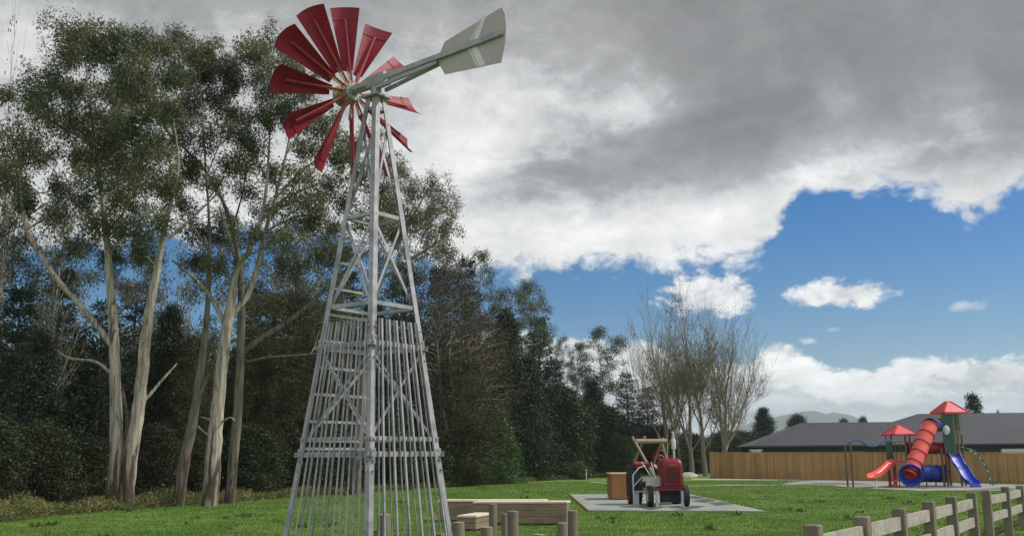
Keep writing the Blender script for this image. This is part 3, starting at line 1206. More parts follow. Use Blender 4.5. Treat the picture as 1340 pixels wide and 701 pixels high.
vane_px = [(573.6, 82), (574.5, 74), (582, 55), (657.5, 9.5), (661, 18), (662.6, 31), (661.5, 55), (656, 82), (582.5, 97.5)]
g = MB()
vp = [on_tail(*p) for p in vane_px]
g.prism([p - HH * 0.006 for p in vp], HH * 0.012)
g.build('vane', M['vane'], wm)
g = MB()
for sgn in (-1, 1):
    for quad in ([(631, 24.5), (637.5, 20.8), (625.0, 54.5), (617.5, 57.5)], [(627.6, 26.6), (629.8, 25.2), (616, 57.8), (614, 58.8)],
                 [(616.5, 63.2), (624.5, 61.2), (636.5, 85.5), (627.5, 87.4)], [(613.5, 64), (615.4, 63.6), (626.4, 87.6), (624.4, 88.2)]):
        pts = [on_tail(*p) for p in quad]
        g.prism([p + HH * (sgn * 0.0085) for p in pts], HH * (sgn * 0.003))
g.build('stripe', M['white'], wm)
g = MB()
e0 = on_tail(659, 43.5)
s0 = c0 - AX * 0.55 + ZU * 0.02
mid = on_tail(574, 80)
g.bar(s0 - HH * .075, e0 - HH * .03, 0.045, 0.085, up=ZU)
g.bar(s0 + HH * .075 + AX * .2, e0 + HH * .03, 0.045, 0.075, up=ZU)
g.bar(c0 + AX * 0.12 - ZU * 0.13 - HH * .10, mid - HH * .035 - ZU * .03, 0.04, 0.06, up=ZU)
g.bar(c0 + AX * 0.12 - ZU * 0.13 + HH * .10, mid + HH * .035 - ZU * .03, 0.04, 0.06, up=ZU)
g.bar(e0 - AX * .25 - HH * .05, e0 + AX * 0.02 - HH * .05, 0.01, 0.07, up=ZU)
g.build('tail_boom', M['galv'], wm)

# ================================================================== NEAR FURNITURE
# round stepping posts
POSTS = [(502.5, 672.5, 494, 511, 18.5, 'timber post seen through the bars of the windmill tower'),
         (577, 697, 571.5, 583, 17.0, 'low timber post whose top just shows behind the tower foot'),
         (600, 682.5, 592, 607.5, 15.0, 'dark timber post right against the foot of the windmill'),
         (637.5, 689, 629.5, 645, 15.2, 'short timber post in front of the small low box'),
         (645, 659, 640.4, 650.6, 20.5, 'tallest slim timber post in front of the bench boxes'),
         (660.5, 671.5, 656.5, 664.5, 19.0, 'timber post half hidden behind its thicker neighbour'),
         (671, 668, 664, 678.3, 15.6, 'thick timber post beside the half hidden one'),
         (705, 698.5, 697.5, 712, 15.5, 'lowest timber post peeping over the bottom edge right of the thick post'),
         (736, 683.5, 729, 742.5, 15.4, 'shorter dark post of the pair at the bench end'),
         (749.5, 667.5, 743, 756, 15.9, 'taller post of the pair at the bench end')]
for i, (px, py, x0, x1, d, lab) in enumerate(POSTS):
    p = P(px, py, d)
    rr = (x1 - x0) / 2 / F * math.hypot(d, p.z - 1.6) * 1.0
    t = thing('timber_post', (p.x, p.y, 0), lab, 'post', 'round stepping posts')
    g = MB()
    rng = random.Random(i)
    g.tube([(p.x, p.y, -0.2), (p.x + rng.gauss(0, .004), p.y, p.z * .5), (p.x, p.y, p.z - 0.012), (p.x, p.y, p.z - .002)], [rr * 1.01, rr, rr * .99, rr * .93], 18, cap=False)
    g.build('shaft', M['post_dark'], t, smooth=True)
    g = MB()
    g.tube([(p.x, p.y, p.z - .012), (p.x, p.y, p.z)], rr * .93, 18)
    g.build('end_grain', M['endgrain'], t)


def plank_box(name, label, px0, px1, py_bot, height, depth, yaw, nb, lid=0.045):
    """sleeper box: front left and right foot at measured points, planked walls and pale lid"""
    a = G(px0, py_bot)
    b = G(px1, py_bot)
    w = (b - a).length
    t = thing(name, (a + b) / 2, label, 'bench', 'timber bench boxes by the posts')
    ux = (b - a).normalized()
    ux = Matrix.Rotation(yaw, 3, 'Z') @ ux
    uy = Vector((-ux.y, ux.x, 0))
    rm_ = Matrix((ux, uy, ZU)).transposed()
    cen = (a + b) / 2 + uy * depth / 2
    g = MB()
    z = 0.05
    hh = (height - lid - 0.05) / nb
    for k in range(nb):
        g.box(cen + ZU * (z + hh / 2 - .004) - uy * (depth / 2 - .03), (w, 0.05, hh - .008), rm_)
        g.box(cen + ZU * (z + hh / 2 - .004) + uy * (depth / 2 - .03), (w, 0.05, hh - .008), rm_)
        for s_ in (-1, 1):
            g.box(cen + ZU * (z + hh / 2 - .004) + ux * s_ * (w / 2 - .025), (0.05, depth - .115, hh - .008), rm_)
        z += hh
    g.build('plank_wall', M['bench'], t)
    g = MB()
    nbd = max(2, int(depth / 0.15))
    for k in range(nbd):
        yy = -depth / 2 - 0.02 + (k + .5) * (depth + .04) / nbd
        g.box(cen + uy * yy + ZU * (height - lid / 2), (w + .05, (depth + .04) / nbd - .006, lid), rm_, ch=0.006)
    g.build('lid', M['bench_top'], t)
    g = MB()
    for s_ in (-1, 1):
        g.box(cen + ux * s_ * (w / 2 - .3) + ZU * 0.02, (0.1, depth - .1, 0.1), rm_)
    g.build('bearer', M['pad_edge'], t)
    return t


plank_box('timber_bench', 'long timber bench box further back with its left end behind the tower', 574, 712, 682.5, 0.575, 0.62, R(-2), 3)
plank_box('timber_bench', 'long timber bench box nearer to the tractor pad with a pale end face', 619.5, 742, 686.5, 0.585, 0.62, R(-3), 3)
plank_box('timber_bench', 'small low timber box in front of the long bench boxes', 599, 623, 694.5, 0.36, 1.35, R(-9), 2)

# post and rail fences
def post_rail(name, label, pts, rails):
    root = thing(name, pts[0], label, 'fence', 'timber post and rail fence runs')
    dirv = (pts[-1] - pts[0]).normalized()
    dirv.z = 0
    rm_ = Matrix((Vector((dirv.y, -dirv.x, 0)), dirv, ZU)).transposed()
    rng = random.Random(len(pts))
    for i, p in enumerate(pts):
        g = MB()
        h = HP + rng.uniform(-.015, .015)
        tw = Matrix.Rotation(rng.uniform(-.04, .04), 3, 'Z') @ Matrix.Rotation(rng.uniform(-.012, .012), 3, 'X')
        g.box(Vector((p.x, p.y, h / 2 - .15)), (0.150, 0.165, h + .3), tw @ rm_, ch=0.012)
        g.build('post', M['post'], root)
    for i in range(len(pts) - 1):
        for (z, hgt) in ((0.80, 0.155), (0.48, 0.155)):
            g = MB()
            a, b = pts[i] + dirv * .05, pts[i + 1] - dirv * .05
            g.bar(a + ZU * (z + rng.uniform(-.008, .008)), b + ZU * (z + rng.uniform(-.008, .008)), 0.052, hgt)
            g.build('rail', M['rail'], root)


HP = 0.98


def fence_pt(px, pytop):
    q = G(px, pytop, HP)
    return Vector((q.x, q.y, 0))


f1 = [fence_pt(1062, 688), fence_pt(1128, 674), fence_pt(1176.5, 664.2), fence_pt(1214.5, 656.2), fence_pt(1244, 649.8), fence_pt(1271, 644.3)]
f1[0] = f1[1] * 2 - f1[2]
post_rail('rail_fence', 'post and rail fence run rising from the bottom edge to the gap', f1, None)
f2 = [fence_pt(1290, 641), fence_pt(1315, 637.2), fence_pt(1334, 633.8)]
f2.append(f2[2] + (f2[2] - f2[1]) * .95)
f2.append(f2[3] + (f2[2] - f2[1]) * .95)
post_rail('rail_fence', 'post and rail fence run starting right of the gap at the frame edge', f2, None)

# ================================================================== TRACTOR
TD = 34.3
tb_ = G(874.5, 662.5, PADZ)
TX, TY, TZ = tb_.x, tb_.y, PADZ + 0.004
tr = thing('tractor', (TX, TY, TZ), 'vintage red tractor with tall grey exhaust on the rubber pad', 'tractor')


def T(x, y, z):
    return Vector((TX + x, TY + y, TZ + z))


def wheel(cx, cy, r_, w, rimr, lugs, rimmat):
    g = MB()
    k = r_
    prof = [(rimr, -w * .42), (k * .86, -w * .5), (k * .95, -w * .46), (k, -w * .30), (k, w * .30), (k * .95, w * .46), (k * .86, w * .5), (rimr, w * .42)]
    g.lathe(prof, T(cx, cy, r_ + 0.01), (1, 0, 0), 36)
    if lugs:
        for i in range(lugs):
            a = 2 * PI * i / lugs
            for s_ in (-1, 1):
                aa = a + (PI / lugs if s_ > 0 else 0)
                p0 = T(cx + s_ * 0.01, cy + math.cos(aa) * k, r_ + .01 + math.sin(aa) * k)
                p1 = T(cx + s_ * w * .5, cy + math.cos(aa + .16) * k * .97, r_ + .01 + math.sin(aa + .16) * k * .97)
                g.bar(p0, p1, 0.045, 0.05, up=(0, math.cos(aa), math.sin(aa)))
    else:
        for x in (-.25, 0, .25):
            g.lathe([(k * 1.0, -w * .05), (k * 1.015, -w * .04), (k * 1.015, w * .04), (k, w * .05)], T(cx + x * w, cy, r_ + .01), (1, 0, 0), 36)
    wh = g.build('wheel', M['tyre'], tr, smooth=True)
    g = MB()
    g.lathe([(0, .05), (rimr * .3, .05), (rimr * .35, 0.0), (rimr * .8, -.03), (rimr * .92, w * .42), (rimr * 1.02, w * .44), (rimr * 1.02, -w * .44), (rimr * .92, -w * .42), (rimr * .8, -.05),
             (rimr * .35, -.05), (0, -.06)], T(cx, cy, r_ + .01), (1, 0, 0), 28)
    g.build('rim', rimmat, wh, smooth=True)


wheel(-0.60, 0.0, 0.34, 0.19, 0.20, 0, M['grey_paint'])
wheel(0.60, 0.0, 0.34, 0.19, 0.20, 0, M['grey_paint'])
wheel(-0.84, 2.35, 0.67, 0.46, 0.36, 18, M['tractor_dark'])
wheel(0.66, 2.35, 0.66, 0.36, 0.36, 18, M['grey_paint'])
# hood: rounded grille section swept back
HC = 0.14


def hood_section(w, zb, zt_, rnd, n=6):
    pts = [(-w / 2, zb + .05), (-w / 2 + .04, zb)]
    pts = [(-w / 2 + .03, zb), (w / 2 - .03, zb), (w / 2, zb + .04), (w / 2, zt_ - rnd)]
    for i in range(1, n):
        a = i / n * PI / 2
        pts.append((w / 2 - rnd + rnd * math.cos(a), zt_ - rnd + rnd * math.sin(a)))
    pts += [(w / 2 - rnd, zt_), (-w / 2 + rnd, zt_)]
    for i in range(1, n):
        a = PI / 2 + i / n * PI / 2
        pts.append((-w / 2 + rnd + rnd * math.cos(a), zt_ - rnd + rnd * math.sin(a)))
    pts += [(-w / 2, zt_ - rnd), (-w / 2, zb + .04)]
    return pts


def hood(y_list, name, m_, part):
    g = MB()
    secs = [hood_section(w, zb, zt_, rn) for (y, w, zb, zt_, rn) in y_list]
    n_ = len(secs[0])
    for (y, *_), sec in zip(y_list, secs):
        for x, z in sec:
            g.v.append(tuple(T(HC + x, y, z)))
    for i in range(len(secs) - 1):
        for j in range(n_):
            j2 = (j + 1) % n_
            g.f.append((i * n_ + j, (i + 1) * n_ + j, (i + 1) * n_ + j2, i * n_ + j2))
            g.mi.append(0)
    g.f.append(tuple(range(n_)))
    g.mi.append(0)
    b = (len(secs) - 1) * n_
    g.f.append(tuple(b + j for j in range(n_ - 1, -1, -1)))
    g.mi.append(0)
    return g.build(part, m_, tr, smooth=True)


nose = hood([(-0.32, 0.52, .70, 1.42, .14), (-0.30, 0.62, .68, 1.49, .17), (-0.25, 0.68, .67, 1.54, .18), (-0.16, 0.71, .66, 1.575, .19), (0.12, 0.71, .66, 1.59, .19)], 'nose', M['tractor_red'], 'grille_shell')
g = MB()
for k in range(9):
    x = -0.25 + k * 0.0625
    g.box(T(HC + x * .82, -0.322, 1.03), (0.024, 0.012, 0.52))
g.build('grille', M['tractor_slot'], nose)
g = MB()
g.box(T(HC, -0.322, 1.36), (0.30, 0.016, 0.06), ch=.008)
g.build('badge_plate', M['red_strut'], nose)
hood([(0.13, 0.64, .95, 1.57, .13), (0.9, 0.60, .98, 1.55, .13), (1.35, 0.56, 1.0, 1.52, .12)], 'bonnet', M['tractor_red'], 'bonnet')
g = MB()
g.tube([T(HC, -0.05, 1.57), T(HC, -.05, 1.66)], 0.035, 12)
g.tube([T(HC, -0.05, 1.66), T(HC, -.05, 1.69)], 0.055, 12)
g.build('radiator_cap', M['tractor_red'], tr, smooth=True)
g = MB()
g.box(T(HC, 0.75, .78), (0.40, 1.3, .42), ch=.03)
g.box(T(HC, 1.7, .70), (0.46, 1.0, .50), ch=.03)
g.tube([T(-0.60, 2.35, .67), T(0.60, 2.35, .67)], 0.10, 14)
g.box(T(HC - .06, 0.30, .40), (0.62, 0.05, .56))
g.build('engine', M['tractor_dark'], tr)
g = MB()
g.box(T(0.03, -0.13, .575), (1.34, 0.13, 0.095), ch=.015)
g.box(T(HC, -0.12, .645), (0.78, 0.22, 0.06), ch=.01)
g.tube([T(-0.6, 0, .35), T(-.50, -.1, .55)], 0.03, 8)
g.tube([T(0.6, 0, .35), T(.56, -.1, .55)], 0.03, 8)
g.build('front_axle', M['tractor_red'], tr)
for x in (-0.39, 0.46):
    g = MB()
    g.box(T(x, -0.17, .28), (0.09, 0.05, .56), ch=.008)
    g.box(T(x, -0.17, .012), (0.16, 0.12, .02))
    g.build('support_post', M['light_grey'], tr)
ex = T(HC + .17, 0.35, 0)
g = MB()
g.tube([T(HC + .17, .35, 1.5), T(HC + .17, .35, 1.86)], 0.036, 12)
g.tube([T(HC + .17, .35, 1.86), T(HC + .17, .35, 1.90), T(HC + .17, .35, 2.20), T(HC + .17, .35, 2.26)], [0.04, .075, .075, .04], 14)
g.tube([T(HC + .17, .35, 2.26), T(HC + .17, .35, 2.42)], 0.034, 12)
g.tube([T(HC + .17, .35, 2.42), T(HC + .15, .33, 2.47)], 0.034, 12)
g.build('exhaust', M['light_grey'], tr, smooth=True)
g = MB()
g.box(T(-0.40, 0.50, .80), (0.50, 0.40, 0.30), ch=.015)
g.build('side_box', M['light_grey'], tr)
# red mudguard decks
for s_, x in ((-1, -0.62), (1, 0.44)):
    g = MB()
    g.grid(lambda u, v: T(x - .24 + .52 * v, 1.72 + 1.15 * u, 1.36 + .12 * math.sin(PI * u)), 8, 3)
    g.grid(lambda u, v: T(x - .24 + .52 * (1 - v), 1.72 + 1.15 * u, 1.33 + .12 * math.sin(PI * u)), 8, 3)
    g.box(T(x + .02, 1.715, 1.33), (0.52, 0.02, .14))
    g.build('mudguard', M['play_red_dark'] if s_ > 0 else M['tractor_red'], tr)
g = MB()
g.grid(lambda u, v: T(HC - .24 + .48 * v, 1.95 + .42 * u, 1.12 + .10 * (abs(v - .5) * 2) ** 2 + .18 * u ** 3), 8, 8)
g.grid(lambda u, v: T(HC - .24 + .48 * (1 - v), 1.95 + .42 * u, 1.09 + .10 * (abs(v - .5) * 2) ** 2 + .18 * u ** 3), 8, 8)
g.tube([T(HC, 2.1, .8), T(HC, 2.1, 1.11)], 0.03, 8)
g.build('seat', M['tractor_red'], tr, smooth=True)
g = MB()
sc_c = T(HC - .18, 1.50, 1.72)
axs = Vector((0, 0.75, 0.66)).normalized()
xs_ = Vector((1, 0, 0))
ys_ = axs.cross(xs_)
ring = [sc_c + (xs_ * math.cos(2 * PI * i / 24) + ys_ * math.sin(2 * PI * i / 24)) * .21 for i in range(25)]
g.tube(ring, 0.012, 6)
for i in range(3):
    a = 2 * PI * i / 3 + .5
    g.tube([sc_c, sc_c + (xs_ * math.cos(a) + ys_ * math.sin(a)) * .21], 0.010, 5)
g.tube([sc_c, T(HC - .18, 1.15, 1.35)], 0.018, 6)
g.build('steering_wheel', M['play_red_dark'], tr)
# hand rails and step
g = MB()
g.tube([T(-1.0, 1.3, .0), T(-1.0, 1.3, 1.02), T(-.78, 1.35, 1.26), T(-.55, 1.5, 1.34)], 0.022, 8)
g.tube([T(-1.0, 1.3, .62), T(-.72, 1.3, .92), T(-.56, .7, .96)], 0.020, 8)
g.tube([T(-.62, 1.7, 1.45), T(-.46, 1.0, 1.05), T(-.40, .8, .96)], 0.016, 8)
g.tube([T(-.30, 1.7, 1.45), T(-.24, 1.1, 1.0)], 0.016, 8)
g.build('handrail', M['light_grey'], tr, smooth=True)
g = MB()
g.box(T(-0.93, 1.05, .23), (0.16, 0.16, .46), ch=.01)
g.box(T(-0.82, 1.05, .47), (0.38, 0.30, .03), ch=.008)
g.build('step', M['grey_paint'], tr)

# varnished crate behind
cr_a = G(808, 652.8, PADZ)
cr_b = G(830.5, 653.5, PADZ)
cd = cr_a.y
crt = thing('wooden_crate', (cr_a + cr_b) / 2, 'orange brown plywood box with pale lid on the pad behind the tractor', 'crate')
w = (cr_b - cr_a).length + .12
cc = (cr_a + cr_b) / 2 + Vector((-.03, 1.0, 0))
g = MB()
ch_ = 0.96
g.box(cc + ZU * (.03 + ch_ / 2), (w, 2.0, ch_), ch=.012)
for x in (-1, 1):
    g.box(cc + Vector((x * (w / 2 - .04), -1.0, ch_ / 2 + .03)), (0.085, 0.03, ch_ - .02))
g.box(cc + Vector((0, -1.0, .08)), (w - .175, 0.026, 0.09))
g.box(cc + Vector((0, -1.0, ch_ - .03)), (w - .175, 0.026, 0.09))
g.build('body', M['crate'], crt)
g = MB()
g.box(cc + ZU * (ch_ + .055), (w + .07, 2.08, 0.045), ch=.01)
g.build('lid', M['crate_top'], crt)

# log A-frame
LD = 41.5
lf = thing('log_frame', G(846, 652), 'timber log frame with crossed legs and a pale top log behind the tractor', 'log frame')
g = MB()
g.tube([P(831, 577, LD - .3), P(872.5, 576.5, LD + .5)], [0.095, 0.085], 12)
g.build('top_log', M['log'], lf, smooth=True)
legs = [((827.5, 571.5, LD - .2), (866, 640, LD - 1.6), 'log'), ((844, 571, LD + .1), (812, 646, LD + 1.6), 'log_dark'),
        ((865.5, 578, LD + .4), (884, 640, LD - .4), 'log_dark'), ((868, 573, LD + .9), (842, 640, LD + 2.4), 'log_dark')]
for a, b, m_ in legs:
    g = MB()
    pa, pb = P(*a), P(*b)
    dv = (pb - pa)
    pb = pa + dv * ((pa.z + .1) / (pa.z - pb.z))
    g.tube([pa, pb], [0.052, 0.066], 10)
    g.build('leg', M[m_], lf, smooth=True)
g = MB()
g.tube([P(843, 572, LD), P(843.5, 579, LD)], 0.06, 8)
g.tube([P(839.5, 574, LD - .12), P(847, 580, LD + .1)], 0.03, 8)
g.build('lashing', M['log_dark'], lf)

# ================================================================== FENCE, HOUSE
FA = Vector((0, 0, 0)) + G(929.5, 625.3)
FB = G(1345, 631.2)
fd = (FB - FA).normalized()
FB2 = FB + fd * 8
pf = thing('paling_fence', FA, 'long orange brown timber paling fence behind the playground', 'fence')
fn = Vector((fd.y, -fd.x, 0))
if fn.y > 0:
    fn = -fn
Lf = (FB2 - FA).length
rng = random.Random(3)
g = MB()
n_ = int(Lf / 0.15)
FH0, FH1 = P(930, 591.0, FA.y).z, P(1340, 592.6, FB.y).z
for i in range(n_):
    p = FA + fd * ((i + .5) * Lf / n_)
    hh = FH0 + (FH1 - FH0) * min(1, i / n_ * 1.1) - 0.06 + rng.uniform(-.012, .012)
    g.box(p + ZU * (hh / 2) + fn * rng.uniform(0, .012), (0.138, 0.018, hh), Matrix((fd, Vector((-fd.y, fd.x, 0)), ZU)).transposed())
g.build('palings', M['paling'], pf)
g = MB()
g.bar(FA + ZU * (FH0 - .03), FB2 + ZU * (FH1 - .03 - .02), 0.07, 0.045)
g.build('cap_rail', M['cap'], pf)
for i in range(int(Lf / 2.4) + 1):
    p = FA + fd * min(i * 2.4, Lf) - fn * .07
    g = MB()
    g.box(p + ZU * .95, (0.1, 0.1, 1.9))
    g.build('post', M['pad_edge'], pf)

# house beyond the fence
HDp = 96.0
hs_ = thing('house', P(1160, 600, HDp + 6), 'long low house with charcoal hip roof beyond the paling fence', 'house')
eL = P(984, 583, HDp)
eR = P(1560, 580, HDp - 3)
eL.z = eR.z = 2.75
hd = (eR - eL)
hd.z = 0
hl = hd.length
hd.normalize()
hb = Vector((-hd.y, hd.x, 0))
run = 6.2
rz_ = P(1058, 553.0, HDp + run).z


def HP_(u, v, z):
    q = eL + hd * u + hb * v
    q.z = z
    return q


g = MB()
dep = run * 2
rh = rz_ - 2.75
v_ = [HP_(0, 0, 2.75), HP_(hl, 0, 2.75), HP_(hl, dep, 2.75), HP_(0, dep, 2.75), HP_(run * .95, run, rz_), HP_(hl - run, run, rz_)]
g.add(v_, [(0, 1, 5, 4), (1, 2, 5), (2, 3, 4, 5), (3, 0, 4), (3, 2, 1, 0)])
rf = g.build('roof', M['roof'], hs_)
# higher cross wing on the right
uw = (P(1207, 560, HDp).x - eL.x)
rz2 = P(1225, 541.5, HDp + 7.5).z
u0, u1 = uw - 1.9, hl + 6


def ZM(v):
    return 2.75 + rh * v / run - .03


g = MB()
v_ = [HP_(u0 - 4.0, 2.6, ZM(2.6)), HP_(u1, 2.6, ZM(2.6)), HP_(u1, 14.5, 3.3), HP_(u0 - 4.0, 14.5, 3.3), HP_(u0 + 3.6, 7.8, rz2), HP_(u1 - 5, 7.8, rz2)]
g.add(v_, [(0, 1, 5, 4), (1, 2, 5), (2, 3, 4, 5), (3, 0, 4), (3, 2, 1, 0)])
g.build('upper_roof', M['roof'], hs_)
g = MB()
g.bar(HP_(-.05, -.06, 2.70), HP_(hl, -.06, 2.70), 0.12, 0.17)
g.bar(HP_(-.06, .005, 2.70), HP_(-.06, dep, 2.70), 0.12, 0.17)
g.build('gutter', M['fascia'], hs_)
g = MB()
g.prism([HP_(.6, .6, 0), HP_(hl - .6, .6, 0), HP_(hl - .6, dep - .6, 0), HP_(.6, dep - .6, 0)], (0, 0, 2.70))
g.build('wall', M['housewall'], hs_)
g = MB()
ub = P(1301, 588, HDp).x - eL.x
g.box(HP_(ub + 6, .35, 1.15), (12, 0.4, 2.3), Matrix((hd, hb, ZU)).transposed())
g.build('cream_wall', M['cream'], hs_)
for uu in (9.5, 15.0, 19.5):
    g = MB()
    g.box(HP_(uu, .57, 1.75), (2.2, 0.07, 1.1), Matrix((hd, hb, ZU)).transposed())
    wi = g.build('window', M['fascia'], hs_)
    g = MB()
    g.box(HP_(uu, .52, 1.75), (2.0, 0.05, .9), Matrix((hd, hb, ZU)).transposed())
    g.build('pane', M['glass'], wi)

# pale shed lid over the fence and small white stone, stake
t = thing('roof_vent', P(989, 590, 92), 'small pale box poking over the paling fence at its left part', 'vent')
t.location.z = 0
WO[t] = Vector(t.location)
q = P(988.5, 589, 92)
g = MB()
g.box((q.x, q.y, 1.15), (0.9, .7, 2.3), ch=.05)
g.build('body', M['light_grey'], t)
g = MB()
g.box((q.x, q.y, q.z + .03), (1.1, .8, .07), ch=.03)
g.build('lid', M['light_grey'], t)

st = G(901, 623.5)
g = MB()
rng = random.Random(8)
g.lathe([(0.01, .40), (.25, .38), (.5, .27), (.62, .1), (.66, 0), (.6, -.05)], st, (0, 0, 1), 14)
g.v = [(st.x + (x - st.x) * 1.35 * (1 + rng.uniform(-.12, .12)), y, z * (1 + rng.uniform(-.15, .15))) for x, y, z in g.v]
tag(g.build('boulder', M['stone'], smooth=True), 'white boulder on the grass at the foot of the bare trees', 'boulder')
sk = G(767.3, 627.5)
t = thing('marker_stake', sk, 'thin pale marker stake standing at the forest edge', 'stake')
g = MB()
g.box(sk + ZU * .42, (0.085, 0.07, .95), ch=.01)
g.build('stake', M['white'], t)

# ================================================================== PLAYGROUND
PD = 54.0
pb = G(1215, 636)
PD = pb.y
S = F / PD                                             # photo pixels per metre there
pg = thing('play_structure', (pb.x, pb.y, 0), 'playground tower set with red roofs, red tube slide and blue wave slide', 'playground')


def Q(px, py, dy=0.0):
    return P(px, py, PD + dy)


def Qg(px, dy, py=600):
    q = P(px, py, PD + dy)
    return Vector((q.x, q.y, 0))


def pole(px, dy, ztop, r_=0.055, m_='play_post', z0=-.05):
    b = Qg(px, dy)
    g = MB()
    g.tube([b + ZU * z0, b + ZU * ztop], r_, 10)
    g.build('post', M[m_], pg, smooth=True)
    return b


def zz(py, dy=0.0, px=1215):
    return P(px, py, PD + dy).z


def roof4(pxc, dyc, half_, zb, za, name='roof'):
    c = Qg(pxc, dyc, 550)
    g = MB()
    rot = Matrix.Rotation(R(9), 3, 'Z')
    cs = [c + rot @ Vector((x * half_, y * half_, 0)) for x, y in ((-1, -1), (1, -1), (1, 1), (-1, 1))]
    b = [Vector((p.x, p.y, zb)) for p in cs]
    b2 = [Vector((p.x, p.y, zb + .09)) for p in cs]
    k = .12
    tp = [Vector((c.x + (p.x - c.x) * k, c.y + (p.y - c.y) * k, za)) for p in cs]
    g.add(b + b2 + tp, [(3, 2, 1, 0)] + [(i, (i + 1) % 4, 4 + (i + 1) % 4, 4 + i) for i in range(4)] +
          [(4 + i, 4 + (i + 1) % 4, 8 + (i + 1) % 4, 8 + i) for i in range(4)] + [(8, 9, 10, 11)])
    o = g.build(name, M['play_roof'], pg)
    g = MB()
    for i in range(4):
        g.bar(b2[i] + ZU * .01, tp[i] + ZU * .01, 0.07, 0.05)
    g.build('ridge', M['play_roof'], o)


# big tower
zr = zz(541.5)
dck = zz(594)
for px, dy in ((1238, -.5), (1256, -.45), (1261, .65), (1242, .6)):
    pole(px, dy, zr + .1, .06)
roof4(1242.5, 0.1, 0.72, zr, zz(525.0))


def slab(px0, px1, dy0, dy1, z, name, m_, th=.07):
    a, b, c, d = Qg(px0, dy0), Qg(px1, dy0), Qg(px1, dy1), Qg(px0, dy1)
    g = MB()
    g.prism([p + ZU * (z - th) for p in (a, b, c, d)], (0, 0, th))
    return g.build(name, m_, pg)


def panel(px0, px1, py0, py1, dy0, dy1, name, m_, th=.04):
    a, b = Qg(px0, dy0), Qg(px1, dy1)
    z0, z1 = zz(py1, (dy0 + dy1) / 2), zz(py0, (dy0 + dy1) / 2)
    nn = (b - a).normalized()
    nn = Vector((-nn.y, nn.x, 0))
    g = MB()
    g.prism([a + ZU * z0, b + ZU * z0, b + ZU * z1, a + ZU * z1], nn * th)
    return g.build(name, m_, pg)


slab(1235, 1261, -.6, .8, dck, 'deck', M['play_post'])
panel(1237.5, 1250, 542, 593, -.56, -.52, 'wall_panel', M['play_green'])
panel(1253.8, 1259.5, 541, 564, -.45, -.47, 'wall_panel', M['play_green'])
panel(1250.3, 1253, 541, 594, -.50, -.50, 'corner_post', M['play_post'], .06)
panel(1256.5, 1261.5, 541, 570, .0, .55, 'wall_panel', M['play_green'])
panel(1229.5, 1236, 543.5, 565, -.3, -.5, 'side_panel', M['play_yellow'])
bub = Q(1238.5, 562, -.66)
g = MB()
g.lathe([(0.0, .07), (.07, .06), (.12, .03), (.15, 0), (.18, 0), (.18, -.03), (0, -.03)], bub, (-.35, -1, .0), 20)
g.v = [(x, y, bub.z + (z - bub.z) * 1.45) for x, y, z in g.v]
g.build('bubble_window', M['white'], pg, smooth=True)
for py in (567, 585):
    g = MB()
    g.bar(Qg(1253, -.45) + ZU * zz(py), Qg(1259, -.45) + ZU * zz(py), 0.04, 0.04)
    g.bar(Qg(1259, -.4) + ZU * zz(py), Qg(1263, .7) + ZU * zz(py), 0.04, 0.04)
    g.build('barrier_rail', M['play_post'], pg)

# small tower
zr2 = zz(569.2)
for px, dy in ((1161.5, -.1), (1168, .9), (1186.5, -.1), (1192.5, .9)):
    pole(px, dy, zr2 + .08, .05)
roof4(1175.5, 0.4, 0.72, zr2, zz(555.5))
slab(1160, 1188, -.15, .95, zz(603), 'deck', M['play_post'])
panel(1161.5, 1169.5, 578, 601, -.16, -.14, 'wall_panel', M['play_green'])
panel(1162, 1170, 601.5, 606, -.17, -.17, 'side_panel', M['play_red'])
for px in (1173, 1180):
    pole(px, -.13, zz(577), .022, z0=zz(603))
g = MB()
g.bar(Qg(1161.5, -.12) + ZU * zz(577), Qg(1186.5, -.12) + ZU * zz(577), .03, .03)
g.build('barrier_rail', M['play_post'], pg)
g = MB()
for k in range(3):
    a, b = Qg(1163, -.35 - .16 * k), Qg(1171, -.35 - .16 * k)
    z = zz(621) - .24 * k + .02
    g.prism([a + ZU * max(z - .12, .0), b + ZU * max(z - .12, .0), b + ZU * z, a + ZU * z], (0, -.16, 0))
g.build('step', M['play_red'], pg)


def barrel(name, m_, rm_, p0, p1, r_, ribs, openends=True):
    ax = (p1 - p0)
    L_ = ax.length
    g = MB()
    g.lathe([(r_, 0), (r_, L_), (r_ - .03, L_), (r_ - .03, 0)], p0, ax, 28, closed=True)
    o = g.build(name, m_, pg, smooth=True)
    for k in range(ribs):
        h = L_ * k / (ribs - 1)
        g = MB()
        g.lathe([(r_, h - .03), (r_ + .035, h - .03), (r_ + .035, h + .03), (r_, h + .03)], p0, ax, 28, closed=True)
        g.build('ring', rm_, o, smooth=True)
    return o


# red crawl tube between the towers, blue tunnel on the ground
barrel('crawl_tube', M['play_red_dark'], M['play_red_dark'], Q(1188, 586, .45), Q(1236, 586, .25), 0.33, 5)
bt = barrel('crawl_tunnel', M['play_blue'], M['play_blue_dark'], Q(1206, 619, .1), Q(1237, 619, .05), 0.46, 4)
for px in (1210, 1222, 1234):
    pole(px, -.2, zz(611), .035, 'tractor_dark')
for px in (1238.5, 1233):
    pole(px, -.62, zz(586), .055)
g = MB()
for k in range(5):
    g.box(Q(1238.6, 594 + k * 9, -.66), (.10, .07, .09), ch=.01)
g.build('clamp', M['play_red_dark'], pg)

